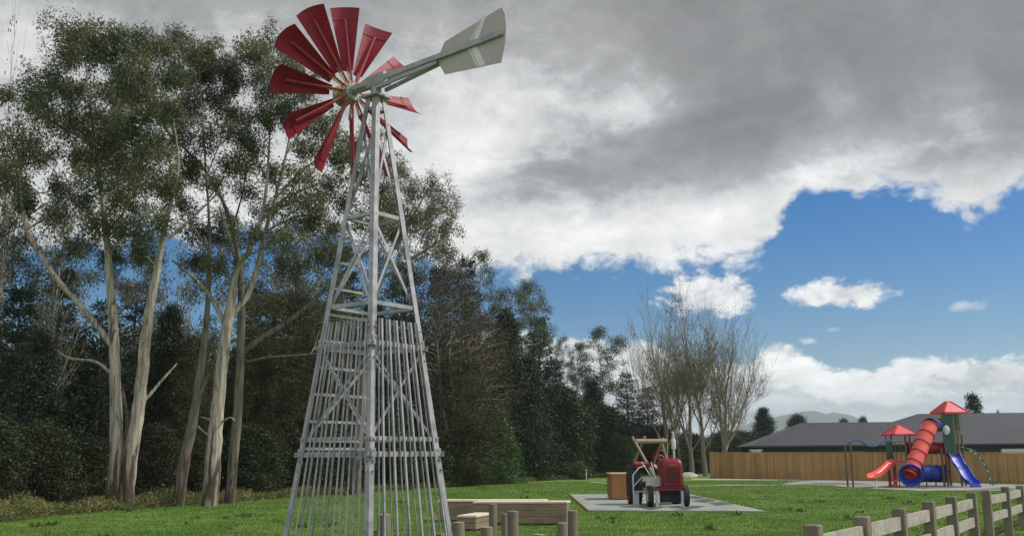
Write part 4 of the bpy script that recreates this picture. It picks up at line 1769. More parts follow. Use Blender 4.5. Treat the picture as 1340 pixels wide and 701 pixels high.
# tube slide
A0, A1 = Q(1226, 555, -.35), Q(1189.5, 622.5, -2.1)
A0b = Q(1217.5, 555.5, -.9)
Rt = 0.415
ax = (A1 - A0b).normalized()
tl = (A1 - A0b).length
g = MB()
g.lathe([(Rt, 0), (Rt, tl - .05), (Rt - .03, tl - .05), (Rt - .03, 0)], A0b, ax, 32, closed=True)
tube = g.build('tube_slide', M['play_red'], pg, smooth=True)
for k in range(6):
    h = tl * (0.0 + k / 5.0 * .94) + .02
    g = MB()
    g.lathe([(Rt - .005, h - .028), (Rt + .04, h - .028), (Rt + .04, h + .028), (Rt - .005, h + .028)], A0b, ax, 32, closed=True)
    g.build('ring', M['play_red_dark'], tube, smooth=True)
# blue mouth, flared and turned to the front
ax2 = Vector((ax.x * .55, ax.y - .45, ax.z * .30)).normalized()
g = MB()
mo = A1 - ax * .25
g.lathe([(Rt + .03, 0), (Rt + .10, .2), (Rt + .22, .52), (Rt + .19, .57), (Rt + .12, .50), (Rt - .0, .2), (Rt - .03, 0)], mo, ax2, 32)
g.build('slide_mouth', M['play_blue'], tube, smooth=True)
g = MB()
pts_, _ = smooth_path([Q(1238, 556, .25), Q(1230, 555, -.25), A0b + Vector((.22, .24, .0)), A0b + ax * .06], [1] * 4, 5)
g.tube(pts_, [Rt - .06] * 6 + [Rt - .06 + (.07) * min(1, i / 6) for i in range(len(pts_) - 6)], 24, cap=False)
g.build('slide_hood', M['play_blue_dark'], tube, smooth=True)
for px in (1174.5, 1183, 1191, 1200.5):
    b = Qg(px, -2.25)
    g = MB()
    g.tube([b - ZU * .03, Vector((b.x, b.y, .36))], .026, 8)
    g.build('foot', M['tractor_dark'], tube)


def trough(name, m_, path, wid, dep_, side):
    """open slide along a path: floor with raised sides"""
    n_ = len(path)
    prof = [(-1, 1.0), (-.88, 1.0), (-.78, .25), (-.6, .03), (0, 0), (.6, .03), (.78, .25), (.88, 1.0), (1, 1.0), (1.0, .8), (.88, -.12), (.6, -.22), (0, -.25), (-.6, -.22), (-.88, -.12), (-1.0, .8)]
    g = MB()
    k = len(prof)
    for i, p in enumerate(path):
        sd = side[i] if isinstance(side, list) else side
        for x, z in prof:
            q = p + sd * (x * wid / 2) + ZU * (z * dep_)
            g.v.append(tuple(q))
    for i in range(n_ - 1):
        for j in range(k):
            j2 = (j + 1) % k
            g.f.append((i * k + j, i * k + j2, (i + 1) * k + j2, (i + 1) * k + j))
            g.mi.append(0)
    g.f.append(tuple(range(k - 1, -1, -1)))
    g.f.append(tuple((n_ - 1) * k + j for j in range(k)))
    g.mi += [0, 0]
    return g.build(name, m_, pg, smooth=True)


# red slide curving down to the left
pth, _ = smooth_path([Q(1175, 603.5, -.2), Q(1168, 606, -.55), Q(1160, 613, -1.0), Q(1151, 620, -1.5), Q(1143.5, 623.5, -2.0), Q(1139.5, 624.5, -2.3)], [1] * 6, 4)
sides = []
for i in range(len(pth)):
    d = pth[min(i + 1, len(pth) - 1)] - pth[max(i - 1, 0)]
    d.z = 0
    d.normalize()
    sides.append(Vector((-d.y, d.x, 0)))
trough('red_slide', M['play_red'], pth, 0.50, 0.20, sides)
b = Qg(1144, -2.0)
g = MB()
g.tube([b - ZU * .03, b + ZU * .42], .04, 10)
g.build('foot', M['white'], pg)
for px in (1163, 1170.5):
    pole(px, -.55, zz(606), .05, 'play_red_dark')

# blue wave slide to the right
pth, _ = smooth_path([Q(1246, 595.5, -.55), Q(1250, 598, -.85), Q(1255.5, 609, -1.2), Q(1260.5, 615, -1.5), Q(1266, 625, -1.9), Q(1271.5, 631.5, -2.3), Q(1275.5, 633, -2.6)], [1] * 7, 4)
sides = []
for i in range(len(pth)):
    d = pth[min(i + 1, len(pth) - 1)] - pth[max(i - 1, 0)]
    d.z = 0
    d.normalize()
    sides.append(Vector((-d.y, d.x, 0)))
trough('wave_slide', M['play_blue'], pth, 0.68, 0.20, sides)
pole(1256.5, -.6, zz(597), .06)
g = MB()
fb_ = Qg(1273.5, -2.55)
g.box(fb_ + ZU * .06, (.55, .18, .14), ch=.02)
g.build('slide_foot', M['play_blue'], pg)

# arch climber on the right
arcs = []
for (x0, y0, dy0), (x1, dy1) in (((1262, 586, .0), (1296, -.2)), ((1264, 586, .9), (1293, .8))):
    p0, p1 = Q(x0, y0, dy0), Qg(x1, dy1)
    pts_ = []
    for i in range(15):
        a = i / 14 * PI / 2
        pts_.append(Vector((p0.x + (p1.x - p0.x) * math.sin(a), p0.y + (p1.y - p0.y) * i / 14, p0.z * math.cos(a))))
    g = MB()
    g.tube(pts_, .03, 8)
    g.build('arch_rail', M['play_green_tube'], pg, smooth=True)
    arcs.append(pts_)
for k in range(2, 13, 2):
    g = MB()
    g.tube([arcs[0][k], arcs[1][k]], .022, 6)
    g.build('arch_rung', M['play_green_tube'], pg)
    g = MB()
    c = arcs[0][k].lerp(arcs[1][k], .45) + Vector((0, -.03, -.08))
    g.lathe([(0, .08), (.06, .06), (.085, 0), (.06, -.06), (0, -.08)], c, (0, 1, 0), 10)
    g.build('hand_hold', M['white'], pg, smooth=True)

# wave ladder of overhead bars on the left
for px, dy in ((1107, .2), (1114, -.6)):
    pole(px, dy, zz(581.5 if px < 1110 else 578, dy), .055)
wl = [(1107, 580.5), (1113, 576.5), (1120, 575), (1127, 577), (1134, 582), (1141, 583.5), (1148, 581.5), (1155, 577), (1161, 575.5), (1167, 577)]
for dy in (.2, -.55):
    g = MB()
    pts_, _ = smooth_path([Q(x + (2 if dy < 0 else 0), y, dy) for x, y in wl], [1] * len(wl), 4)
    g.tube(pts_, .036, 8)
    g.build('overhead_rail', M['blue_tube'], pg, smooth=True)
for k in range(1, 10):
    x, y = wl[k]
    g = MB()
    g.tube([Q(x, y, .2), Q(x + 2, y, -.55)], .024, 6)
    g.build('overhead_rung', M['light_grey'], pg)

# ================================================================== TREES
exec_trees = True
gum = M['gum_leaf']
gb = M['gum_bark']
# --- the tall pale gums on the left, limb by limb
px_tree('gum_tree', 'tall gum with twin pale trunks joined at the foot, left of the windmill', 37.5,
        [[(150, 661, 15), (152, 600, 11), (151.5, 520, 9.5), (149, 450, 8.5), (145, 380, 8), (138, 300, 7), (130, 230, 5.5), (122, 170, 4), (115, 110, 2.6), (108, 50, 1.2)],
         [(163, 661, 12), (172, 590, 10.5), (183, 520, 9.5), (190, 450, 9), (197, 400, 8), (206, 350, 6.8), (213, 310, 6), (222, 270, 5), (233, 222, 4), (228, 165, 3), (215, 110, 2.2), (207, 55, 1.2)],
         [(149, 455, 5.5), (118, 415, 5), (95, 388, 5), (72, 362, 5), (52, 330, 5), (37, 303, 5), (30, 270, 4.5), (27, 218, 4), (42, 175, 2.6), (56, 130, 2), (62, 90, 1.1)],
         [(27, 215, 3), (16, 180, 2), (5, 140, 1.2)],
         [(150, 492, 3), (125, 473, 2.6), (90, 468, 2.2), (60, 448, 1.2)],
         [(36, 300, 2.5), (60, 283, 2.2), (82, 262, 1.6)],
         [(213, 316, 4.5), (235, 300, 4), (262, 275, 3), (290, 248, 1.6)],
         [(138, 305, 3.5), (160, 280, 3), (178, 240, 2.2), (172, 190, 1.5)],
         [(130, 232, 3), (105, 210, 2.4), (88, 170, 1.6)],
         [(122, 165, 2.6), (145, 130, 2), (158, 90, 1.2)],
         [(183, 530, 3), (197, 515, 2.8), (212, 497, 2.4), (232, 475, 1.2)]],
        [(20, 190, 28, 28), (45, 125, 22, 22), (66, 102, 22, 24), (60, 155, 28, 22), (8, 230, 24, 26), (100, 42, 32, 20), (86, 72, 25, 20), (122, 66, 30, 24),
         (150, 58, 24, 22), (168, 92, 28, 26), (152, 122, 28, 24), (188, 122, 26, 26), (94, 118, 22, 20), (104, 160, 28, 22), (60, 200, 20, 15), (132, 168, 34, 26),
         (172, 162, 30, 24), (198, 192, 28, 20), (112, 202, 28, 22), (150, 202, 34, 26), (82, 243, 26, 12), (182, 222, 34, 22), (140, 240, 34, 18), (208, 243, 24, 16),
         (182, 57, 22, 18), (203, 62, 24, 18), (225, 100, 22, 22), (215, 140, 22, 22), (30, 262, 20, 12), (110, 262, 30, 12), (235, 160, 18, 16), (5, 120, 14, 12),
         (160, 262, 26, 12), (120, 290, 30, 15), (166, 302, 26, 14), (100, 322, 24, 14), (186, 332, 20, 13), (215, 288, 20, 12), (75, 278, 16, 10), (140, 335, 22, 12)], 11, gb, gum)
px_tree('gum_tree', 'slim leaning gum trunk right of the twin trunks', 40.0,
        [[(233, 661, 9), (240, 610, 8.5), (252, 550, 7.5), (262, 490, 6), (269, 430, 5), (273, 380, 4.4), (274, 300, 3.4), (268, 200, 2.4), (262, 110, 1.4), (258, 50, 1)],
         [(254, 534, 3.5), (268, 502, 3), (274, 488, 2)],
         [(273, 330, 2.4), (250, 290, 2), (232, 255, 1.3)],
         [(270, 230, 2), (290, 180, 1.6), (300, 130, 1.1)],
         [(252, 552, 2), (275, 580 - 8, 1.5), (285, 590 - 10, 1)]],
        [(225, 52, 24, 14), (250, 70, 26, 22), (240, 98, 26, 20), (272, 92, 24, 22), (292, 78, 20, 28), (302, 112, 18, 26), (270, 130, 26, 20), (242, 140, 22, 16),
         (300, 150, 20, 18), (270, 182, 24, 16), (250, 215, 22, 16), (228, 240, 18, 12), (300, 215, 20, 12), (282, 240, 20, 12), (240, 266, 20, 12), (256, 302, 22, 14), (290, 300, 20, 13), (255, 340, 20, 12)], 12, M['gum_bark_dark'], gum)
px_tree('gum_tree', 'thickest pale gum trunk, forking halfway up, beside the windmill', 39.5,
        [[(274, 664, 13), (279, 600, 12), (284.5, 540, 10.5), (290, 480, 10), (297, 430, 9.5), (302, 395, 8.5), (309, 355, 6), (325, 330, 5.2), (340, 292, 5), (348, 250, 4.2), (352, 195, 3.2), (355, 130, 2.2), (352, 60, 1.2)],
         [(300, 415, 7), (322, 390, 6), (335, 355, 5.4), (346, 308, 5), (360, 260, 4.5), (375, 200, 4), (386, 140, 2.8), (394, 85, 1.4)],
         [(297, 430, 5), (280, 395, 4), (255, 365, 3.2), (225, 340, 2)],
         [(340, 290, 3.4), (370, 262, 2.6), (405, 245, 2), (435, 235, 1.2)],
         [(360, 260, 3), (390, 228, 2.4), (425, 200, 1.8), (455, 180, 1.1)],
         [(350, 235, 2.6), (330, 195, 2), (318, 150, 1.2)],
         [(375, 200, 2.4), (402, 160, 2), (420, 120, 1.2)],
         [(312, 350, 3), (300, 310, 2.4), (288, 270, 1.6)],
         [(285, 556, 1.8), (275, 549, 1.5), (262, 545, .9)], [(284, 556, 1.8), (300, 546, 1.4), (307, 550, .9)]],
        [(330, 68, 24, 22), (352, 60, 26, 18), (370, 90, 25, 24), (345, 112, 26, 22), (366, 142, 24, 22), (340, 152, 22, 16), (398, 108, 20, 22), (325, 188, 22, 16),
         (405, 150, 22, 18), (402, 192, 24, 16), (425, 172, 20, 18), (442, 202, 24, 16), (432, 242, 24, 18), (392, 232, 22, 14), (352, 226, 20, 12), (462, 195, 18, 18),
         (410, 262, 24, 14), (455, 262, 22, 15), (310, 175, 18, 14), (380, 60, 16, 14), (375, 262, 20, 10), (330, 300, 18, 11), (376, 312, 22, 13), (285, 345, 18, 12)], 13, gb, gum)
px_tree('gum_tree', 'grey gum stem rising behind the forked trunk with a long limb to the right', 42.0,
        [[(300, 655, 8), (309, 560, 7.5), (314.5, 470, 7), (316, 400, 6.2), (313, 345, 6), (304, 300, 5), (290, 260, 4.4), (271, 226, 4), (243, 196, 3.2), (218, 172, 2.2), (205, 140, 1.2)],
         [(315, 462, 4.6), (345, 440, 4.6), (370, 425, 4.4), (400, 402, 4), (440, 365, 3.4), (480, 330, 2.8), (520, 296, 2), (545, 270, 1.2)],
         [(313, 345, 3.4), (340, 310, 2.6), (372, 290, 2), (400, 280, 1.2)],
         [(304, 300, 2.8), (318, 250, 2.2), (325, 200, 1.4)],
         [(400, 402, 2.4), (430, 395, 2), (470, 385, 1.4), (500, 380, .9)],
         [(315, 476, 2.2), (345, 468, 2), (380, 465, 1.6), (420, 462, 1)]],
        [(225, 185, 22, 14), (205, 150, 18, 16), (245, 225, 20, 12), (320, 215, 20, 16), (325, 250, 18, 12), (430, 300, 24, 14), (480, 290, 24, 16), (500, 262, 20, 16),
         (450, 330, 22, 12), (400, 290, 22, 12), (520, 305, 20, 14), (350, 275, 20, 10), (470, 230, 18, 16), (412, 332, 24, 14), (375, 350, 20, 12), (350, 395, 22, 14), (430, 420, 26, 14)], 14, M['gum_bark_dark'], gum)
px_tree('gum_tree', 'gum with drooping dark green crown showing right of the windmill tower', 52.0,
        [[(462, 646, 9), (470, 560, 8), (478, 470, 7), (488, 400, 6), (505, 345, 4.8), (525, 305, 3.8), (545, 275, 2.6), (560, 245, 1.4)],
         [(498, 365, 3.5), (530, 345, 2.8), (560, 325, 2), (580, 312, 1.2)],
         [(488, 400, 3.5), (486, 340, 3), (495, 280, 2.4), (505, 220, 1.6)],
         [(525, 305, 2.2), (550, 300, 1.8), (575, 280, 1.2)]],
        [(540, 250, 24, 20), (566, 243, 22, 17), (582, 268, 18, 18), (560, 278, 22, 18), (585, 300, 16, 18), (575, 330, 16, 18), (588, 330, 10, 14), (542, 290, 20, 16), (502, 205, 20, 18),
         (522, 225, 18, 16), (505, 245, 18, 16), (500, 285, 18, 14), (485, 180, 16, 14), (562, 310, 16, 14)], 15, M['gum_bark_dark'], M['gum_leaf'], nleaf=2800)


# --- prototypes for the trees behind
def proto_conifer(seed, h, r, leaf, bark, nlev, name='pine_tree', L=0.42, Wd=0.10, n=30, bare=0.08, lift=0.25, power=0.8):
    rng = random.Random(seed)
    lv = Leaves(seed)
    root = thing(name, (0, 0, 0), name, 'tree')
    tb = MB()
    tb.tube([(0, 0, -.3), (rng.uniform(-.1, .1), 0, h * .4), (0, rng.uniform(-.1, .1), h * .97)], [h * .02, h * .014, h * .002], 8)
    cs, ds = [], []
    for i in range(nlev):
        t = bare + (1 - bare) * (i + rng.uniform(-.3, .3)) / nlev
        z = h * min(t, .985)
        rl = r * (1 - t) ** power * rng.uniform(.75, 1.15) + .25
        nb_ = rng.randint(5, 7)
        a0 = rng.uniform(0, 6.28)
        for k in range(nb_):
            a = a0 + 2 * PI * k / nb_ + rng.uniform(-.25, .25)
            ln = rl * rng.uniform(.65, 1.1)
            tip = Vector((math.cos(a) * ln, math.sin(a) * ln, z + ln * lift * rng.uniform(.4, 1.3)))
            tb.tube([(0, 0, z), tuple(tip * .6 + Vector((0, 0, z * .4 - ln * .04))), tuple(tip)], [.02 + ln * .008, .02, .008], 4, cap=False)
            m_ = max(2, int(ln / .55))
            for j in range(m_):
                u = (j + 1) / m_
                p = Vector((0, 0, z)).lerp(tip, u) + Vector((rng.gauss(0, .15), rng.gauss(0, .15), rng.gauss(0, .12)))
                cs.append(tuple(p))
                dd = Vector((math.cos(a), math.sin(a), .25)).normalized()
                ds.append(tuple(dd))
    lv.spray(cs, n, np.array([.30, .30, .16]), L, Wd, 0.05, ds, .55)
    tb.build('trunk', bark, root, smooth=True)
    lv.build('crown', leaf, root)
    return root


def proto_broad(seed, h, r, leaf, bark, nclump, name='broad_tree', L=0.24, Wd=0.095, n=34, z0=0.05, shape='dome', droop=.2, stems=1, sig=.36, twigs=True, trunkr=.016, open_=0.0):
    rng = random.Random(seed)
    lv = Leaves(seed)
    root = thing(name, (0, 0, 0), name, 'tree')
    tb = MB()
    tops = []
    for s_ in range(stems):
        a = rng.uniform(0, 6.28)
        lean = r * .35 if stems > 1 else r * .1
        top = Vector((math.cos(a) * lean, math.sin(a) * lean, h * rng.uniform(.8, .93)))
        pth = jitter_path(rng, (math.cos(a) * .25 * (stems > 1), math.sin(a) * .25 * (stems > 1), -.2), top, 7, .02)
        rr = h * trunkr
        rad = [rr * (1 - .9 * i / 7) for i in range(8)]
        p2, r2 = smooth_path(pth, rad, 2)
        tb.tube(p2, r2, 8)
        tops += p2
    tn = np.array(tops)
    lob = [(rng.uniform(0, 6.28), rng.uniform(.2, .9), rng.uniform(.75, 1.25)) for _ in range(9)]
    cs = []
    for i in range(nclump):
        t = rng.random()
        z = h * (z0 + (1 - z0) * t)
        if shape == 'dome':
            pr = math.sqrt(max(1 - (max(t - .35, 0) / .65) ** 2, 0)) * (.72 + .28 * min(t / .35, 1))
        elif shape == 'cone':
            pr = (1 - t) ** .65
        elif shape == 'top':
            pr = math.sin(PI * min(max(t, .02), .98)) ** .6
        else:
            pr = 1
        a = rng.uniform(0, 6.28)
        bump = 1.0
        for la, lz, lk in lob:
            dd = math.cos(a - la) * .6 - abs(t - lz) * 1.6
            if dd > .25:
                bump = lk
        rad = r * pr * bump * (rng.random() ** (.5 - .2 * open_)) + .1
        p = Vector((math.cos(a) * rad, math.sin(a) * rad, z))
        cs.append(tuple(p))
        if twigs:
            dv = tn - np.array(p)
            k = int(np.argmin(np.linalg.norm(dv, axis=1) + np.maximum(dv[:, 2] + .5, 0) * 2))
            if rng.random() < .55:
                tb.tube(jitter_path(rng, tops[k], p, 3, .07, .05), [.028, .022, .016, .008], 4, cap=False)
    lv.spray(cs, int(n * 1.9), np.array([sig, sig, sig * .75]), L, Wd, droop)
    tb.build('trunk', bark, root, smooth=True)
    lv.build('crown', leaf, root)
    return root


def proto_bare(seed, h, spread, bark, leaf, depth=6, nleaf=500, name='bare_tree', stems=1, up=.35, r0=None, first=.22):
    rng = random.Random(seed)
    lv = Leaves(seed)
    root = thing(name, (0, 0, 0), name, 'tree')
    tb = MB()
    tips = []

    def grow(p, d, ln, r_, lev):
        n_ = 4 if lev < 2 else 3
        pts, rad = [p], [r_]
        for i in range(n_):
            d = (d + Vector((rng.gauss(0, .06), rng.gauss(0, .06), up * .12))).normalized()
            p = p + d * ln / n_
            pts.append(p)
            rad.append(max(r_ * (1 - .38 * (i + 1) / n_), .008))
        tb.tube(pts, rad, 7 if lev < 2 else (5 if lev < 4 else 3), cap=False)
        if lev >= 3:
            tips.extend(pts[1:])
        if lev >= depth:
            return
        # leader
        grow(p, (d + Vector((rng.gauss(0, .05), rng.gauss(0, .05), up * .25))).normalized(), ln * rng.uniform(.76, .90), rad[-1], lev + 1)
        a0 = rng.uniform(0, 6.28)
        ns_ = 3 if lev < 3 else 2
        for k in range(ns_):
            i = rng.randint(max(1, n_ - 2), n_)
            a = a0 + 2 * PI * k / ns_ + rng.uniform(-.5, .5)
            side = Vector((math.cos(a), math.sin(a), 0))
            side = (side - d * side.dot(d)).normalized()
            nd = (d * .80 + side * spread * rng.uniform(.7, 1.2) + Vector((0, 0, up * .45))).normalized()
            grow(pts[i], nd, ln * rng.uniform(.50, .80), max(rad[i] * rng.uniform(.42, .60), .009), lev + 1)

    for s_ in range(stems):
        a = rng.uniform(0, 6.28) + s_ * 2.1
        o = Vector((math.cos(a), math.sin(a), 0)) * (0.2 if stems > 1 else 0)
        d = Vector((math.cos(a) * .10, math.sin(a) * .10, 1)).normalized() if stems > 1 else Vector((rng.gauss(0, .03), rng.gauss(0, .03), 1)).normalized()
        grow(o - ZU * .2, d, h * first, r0 or h * .013, 0)
    tb.build('trunk', bark, root, smooth=True)
    if nleaf:
        sel = [tuple(rng.choice(tips)) for _ in range(nleaf)]
        lv.spray(sel, 5, np.array([.16, .16, .14]), .15, .10, .25)
        lv.build('crown', leaf, root)
    # measured top, to scale copies
    root['top'] = float(np.quantile([v_[2] for v_ in tb.v], 0.985))
    return root


protos = {}
protos['pine'] = (proto_conifer(21, 16, 3.6, M['pine_leaf'], M['dark_bark'], 24, 'pine_tree'), 16, 3.9)
protos['pine2'] = (proto_conifer(22, 16, 3.2, M['pine_leaf'], M['dark_bark'], 20, 'pine_tree', lift=.5, power=.6), 16, 3.6)
protos['cypress'] = (proto_broad(23, 14, 3.4, M['pine_leaf'], M['dark_bark'], 620, 'cypress_tree', shape='cone', n=30), 14, 3.6)
protos['olive'] = (proto_broad(24, 14, 3.8, M['olive_leaf'], M['dark_bark'], 560, 'wattle_tree', n=30, droop=.5, L=.22, Wd=.07), 14, 4.0)
protos['brown'] = (proto_broad(25, 14, 3.8, M['brown_leaf'], M['gum_bark'], 330, 'russet_tree', n=26, z0=.28, stems=3, L=.19, Wd=.065, sig=.42, trunkr=.010), 14, 4.2)
protos['bush'] = (proto_broad(26, 7, 3.2, M['bush_leaf'], M['dark_bark'], 480, 'dense_bush', n=32, z0=.0), 7, 3.4)
protos['green'] = (proto_broad(27, 7, 2.6, M['green_leaf'], M['dark_bark'], 380, 'dense_bush', n=32, z0=.0, shape='cone'), 7, 2.8)
protos['thin'] = (proto_broad(28, 17, 2.4, M['gum_leaf_far'], M['gum_bark'], 80, 'slender_gum', n=75, z0=.38, shape='top', droop=.7, L=.21, Wd=.06, sig=.30, trunkr=.009, open_=1), 17, 2.6)
protos['thin2'] = (proto_broad(29, 17, 3.0, M['gum_leaf_far'], M['gum_bark'], 85, 'slender_gum', n=95, z0=.55, shape='dome', droop=.7, L=.21, Wd=.06, sig=.34, trunkr=.009, stems=2), 17, 3.2)
protos['wisp'] = (proto_bare(30, 15, .60, M['gum_bark'], M['gum_leaf_far'], 5, 500, 'slender_gum', first=.24), 15, 3)
protos['pop'] = (proto_bare(31, 17, .50, M['poplar_bark'], M['poplar_leaf'], 6, 0, 'poplar_tree', up=.55, first=.27), 17, 3)
protos['pop2'] = (proto_bare(32, 17, .55, M['poplar_bark'], M['poplar_leaf'], 6, 700, 'poplar_tree', up=.5, first=.27), 17, 3)
protos['pop3'] = (proto_bare(33, 17, .55, M['poplar_bark'], M['poplar_leaf'], 6, 60, 'poplar_tree', up=.5, stems=2, first=.25), 17, 3)
protos['norfolk'] = (proto_conifer(34, 9, 2.1, M['pine_leaf'], M['dark_bark'], 16, 'norfolk_pine', n=26, lift=.18, power=.75, L=.4, Wd=.12), 9, 2.2)
protos['shrub'] = (proto_broad(35, 1.6, .75, M['weed_green'], M['dark_bark'], 60, 'small_shrub', n=26, z0=0, L=.22, Wd=.07, sig=.16), 1.6, .8)
used = set()
prng = random.Random(77)


def plant(kind, px, topy, wpx, extra, label, group='trees of the dark forest edge', d=None, rz=None):
    root, h0, r0 = protos[kind]
    if 'top' in root:
        h0 = root['top']
    d = d if d is not None else fdepth(px) + extra
    p = P(px, topy, d)
    h = p.z
    sz = h / h0
    sxy = (wpx / F * d / 2) / r0 if wpx else sz * 1.15
    rz = prng.uniform(0, 6.28) if rz is None else rz
    if kind in used:
        return dup(root, (p.x, p.y, 0), rz, (sxy, sxy, sz), label, group)
    used.add(kind)
    CH[root] = list(root.children)
    root.location = (p.x, p.y, 0)
    root.rotation_euler = (0, 0, rz)
    root.scale = (sxy, sxy, sz)
    root['label'] = label
    if group:
        root['group'] = group
    return root


GF = 'trees of the dark forest edge'
# left, behind the pale gums
plant('pine', 28, 372, 120, 7, 'dark pine at the far left edge of the forest')
plant('pine', 82, 345, 120, 10, 'dark pine behind the bending limb of the twin trunk gum')
plant('pine2', 135, 395, 110, 8, 'dark pine straight behind the twin pale trunks')
plant('cypress', 55, 440, 120, 4, 'dark cypress filling the forest edge at far left')
plant('cypress', 225, 405, 100, 8, 'dark cypress between the twin trunks and the slim leaning trunk')
plant('pine2', 180, 370, 100, 14, 'dark pine showing between the two stems of the twin gum')
plant('olive', 255, 440, 80, 6, 'olive wattle behind the slim leaning trunk')
plant('olive', 385, 385, 140, 3, 'broad olive wattle left of the windmill tower')
plant('olive', 340, 430, 100, 4, 'olive wattle just right of the forked pale trunk')
plant('olive', 432, 395, 110, 7, 'olive wattle half hidden by the left edge of the tower')
plant('pine', 330, 370, 90, 16, 'dark pine showing between fork and windmill tower')
plant('cypress', 490, 400, 120, 6, 'dark cypress right behind the windmill tower')
plant('pine', 455, 350, 110, 14, 'dark pine top above the guard bars of the tower')
plant('pine2', 530, 345, 100, 12, 'dark pine right of the tower beneath the drooping gum crown')
for px, ty, ex, lab in ((90, 250, 12, 'thin gum with sky showing through, above the far left pines'), (12, 225, 10, 'thin gum crown cut by the left frame edge'),
                        (182, 262, 12, 'thin gum crown seen between the twin gum stems'), (290, 270, 14, 'thin gum crown behind the forked gum'),
                        (420, 270, 14, 'thin gum crown left of the upper tower'), (370, 300, 12, 'thin gum crown above the olive wattles'), (520, 262, 14, 'thin gum crown right behind the upper tower')):
    plant('thin', px, ty, 95, ex, lab, 'thin gums behind the forest edge')
plant('wisp', 22, 88, 100, 12, 'almost leafless tree top at the upper left corner', 'thin gums behind the forest edge')
plant('wisp', 60, 300, 90, 9, 'bare twiggy gum against the blue sky at left', 'thin gums behind the forest edge')
plant('wisp', 240, 330, 100, 10, 'bare twiggy gum in the gap left of the forked trunk', 'thin gums behind the forest edge')
plant('wisp', 400, 290, 110, 10, 'bare twiggy gum in the gap left of the tower', 'thin gums behind the forest edge')
# understorey
for px, ty, w_, ex, lab in ((-20, 545, 130, 3, 'dark bush at the very left edge'), (55, 560, 120, 2.5, 'dark bush below the far left cypress'), (112, 575, 90, 3, 'dark bush left of the twin trunks'),
                            (205, 560, 80, 4, 'dark bush in the gap right of the twin trunks'), (258, 580, 60, 5, 'low dark bush between the slim and the forked trunk'),
                            (330, 560, 100, 3, 'dark bush right of the forked trunk'), (385, 555, 110, 3, 'dark bush below the broad olive wattle'), (440, 560, 110, 3, 'dark bush behind the left tower leg'),
                            (500, 555, 110, 3, 'dark bush seen through the guard bars'), (555, 560, 110, 3, 'dark bush right of the guard bars')):
    plant('bush', px, ty, w_, ex, lab, 'dark bushes of the understorey')
# middle
plant('brown', 588, 348, 120, 1.5, 'russet tree with pale bare limbs right of the windmill')
plant('brown', 632, 418, 110, 1, 'lower russet tree right of the taller russet one')
plant('olive', 600, 470, 120, .5, 'olive tree below the russet trees')
plant('pine2', 608, 338, 85, 11, 'dark pine top rising above the russet tree')
plant('pine', 575, 345, 90, 9, 'dark pine behind the drooping gum crown')
plant('thin', 628, 326, 60, 15, 'wispy pale tree top beside the dark pine top', 'thin gums behind the forest edge')
plant('thin', 664, 376, 64, 12, 'left one of the two fine gum crowns on the skyline', 'thin gums behind the forest edge')
plant('thin2', 692, 368, 70, 11, 'right one of the two fine gum crowns on the skyline', 'thin gums behind the forest edge')
plant('cypress', 662, 410, 100, 7, 'dark cypress below the fine gum crowns')
plant('pine', 705, 412, 80, 9, 'dark pine at the right end of the tall forest')
plant('pine2', 725, 470, 60, 10, 'dark lower pine stepping down from the tall forest')
plant('cypress', 690, 470, 90, 4, 'dark cypress in front of the tall forest end')
plant('green', 645, 535, 90, -1, 'fresh green bush at the forest foot right of the windmill', 'dark bushes of the understorey')
plant('bush', 600, 560, 80, 1, 'dark bush below the olive tree right of the windmill', 'dark bushes of the understorey')
plant('bush', 735, 512, 100, 6, 'big round dark bush left of the tractor', 'dark bushes of the understorey')
plant('bush', 690, 540, 70, 3, 'dark bush left of the big round bush', 'dark bushes of the understorey')
plant('bush', 790, 535, 85, 7, 'dark bush behind the log frame', 'dark bushes of the understorey')
plant('green', 812, 572, 55, -2, 'lighter green bush right behind the wooden crate', 'dark bushes of the understorey')
plant('thin', 738, 440, 36, 22, 'sparse slender gum left of the leafy topped one', 'thin gums behind the forest edge')
plant('thin', 757, 447, 36, 24, 'sparse slender gum close to the leafy topped one', 'thin gums behind the forest edge')
plant('thin2', 786, 430, 70, 19, 'leafy topped slender gum left of the bare poplars', 'thin gums behind the forest edge')
plant('pine2', 820, 488, 55, 15, 'dark pine left of the poplars')
plant('pine', 846, 505, 60, 14, 'dark pine right behind the first poplar')
plant('cypress', 775, 500, 70, 16, 'dark cypress below the slender gums')
plant('bush', 860, 560, 80, 3, 'dark bush behind the tractor exhaust', 'dark bushes of the understorey')
plant('bush', 905, 570, 70, 6, 'dark bush between the poplar trunks', 'dark bushes of the understorey')
plant('bush', 948, 566, 70, 12, 'dark bush over the left end of the paling fence', 'dark bushes of the understorey')
# poplars
GP = 'bare poplars beside the paling fence'
plant('pop', 864, 410, 0, 0, 'leftmost bare poplar, above the log frame', GP, d=104, rz=.4)
plant('pop', 897, 413, 0, 0, 'poplar with a thin veil of leaves above the tractor exhaust', GP, d=102, rz=2.2)
plant('pop2', 914, 408, 0, 0, 'tallest leafy poplar, with its foot beside the white boulder', GP, d=98, rz=4.2)
plant('pop3', 938, 424, 0, 0, 'rightmost bare poplar at the left end of the paling fence', GP, d=97, rz=1.2)
plant('pop2', 880, 424, 0, 0, 'slimmer bare poplar between the leftmost and the leafy ones', GP, d=108, rz=5.4)
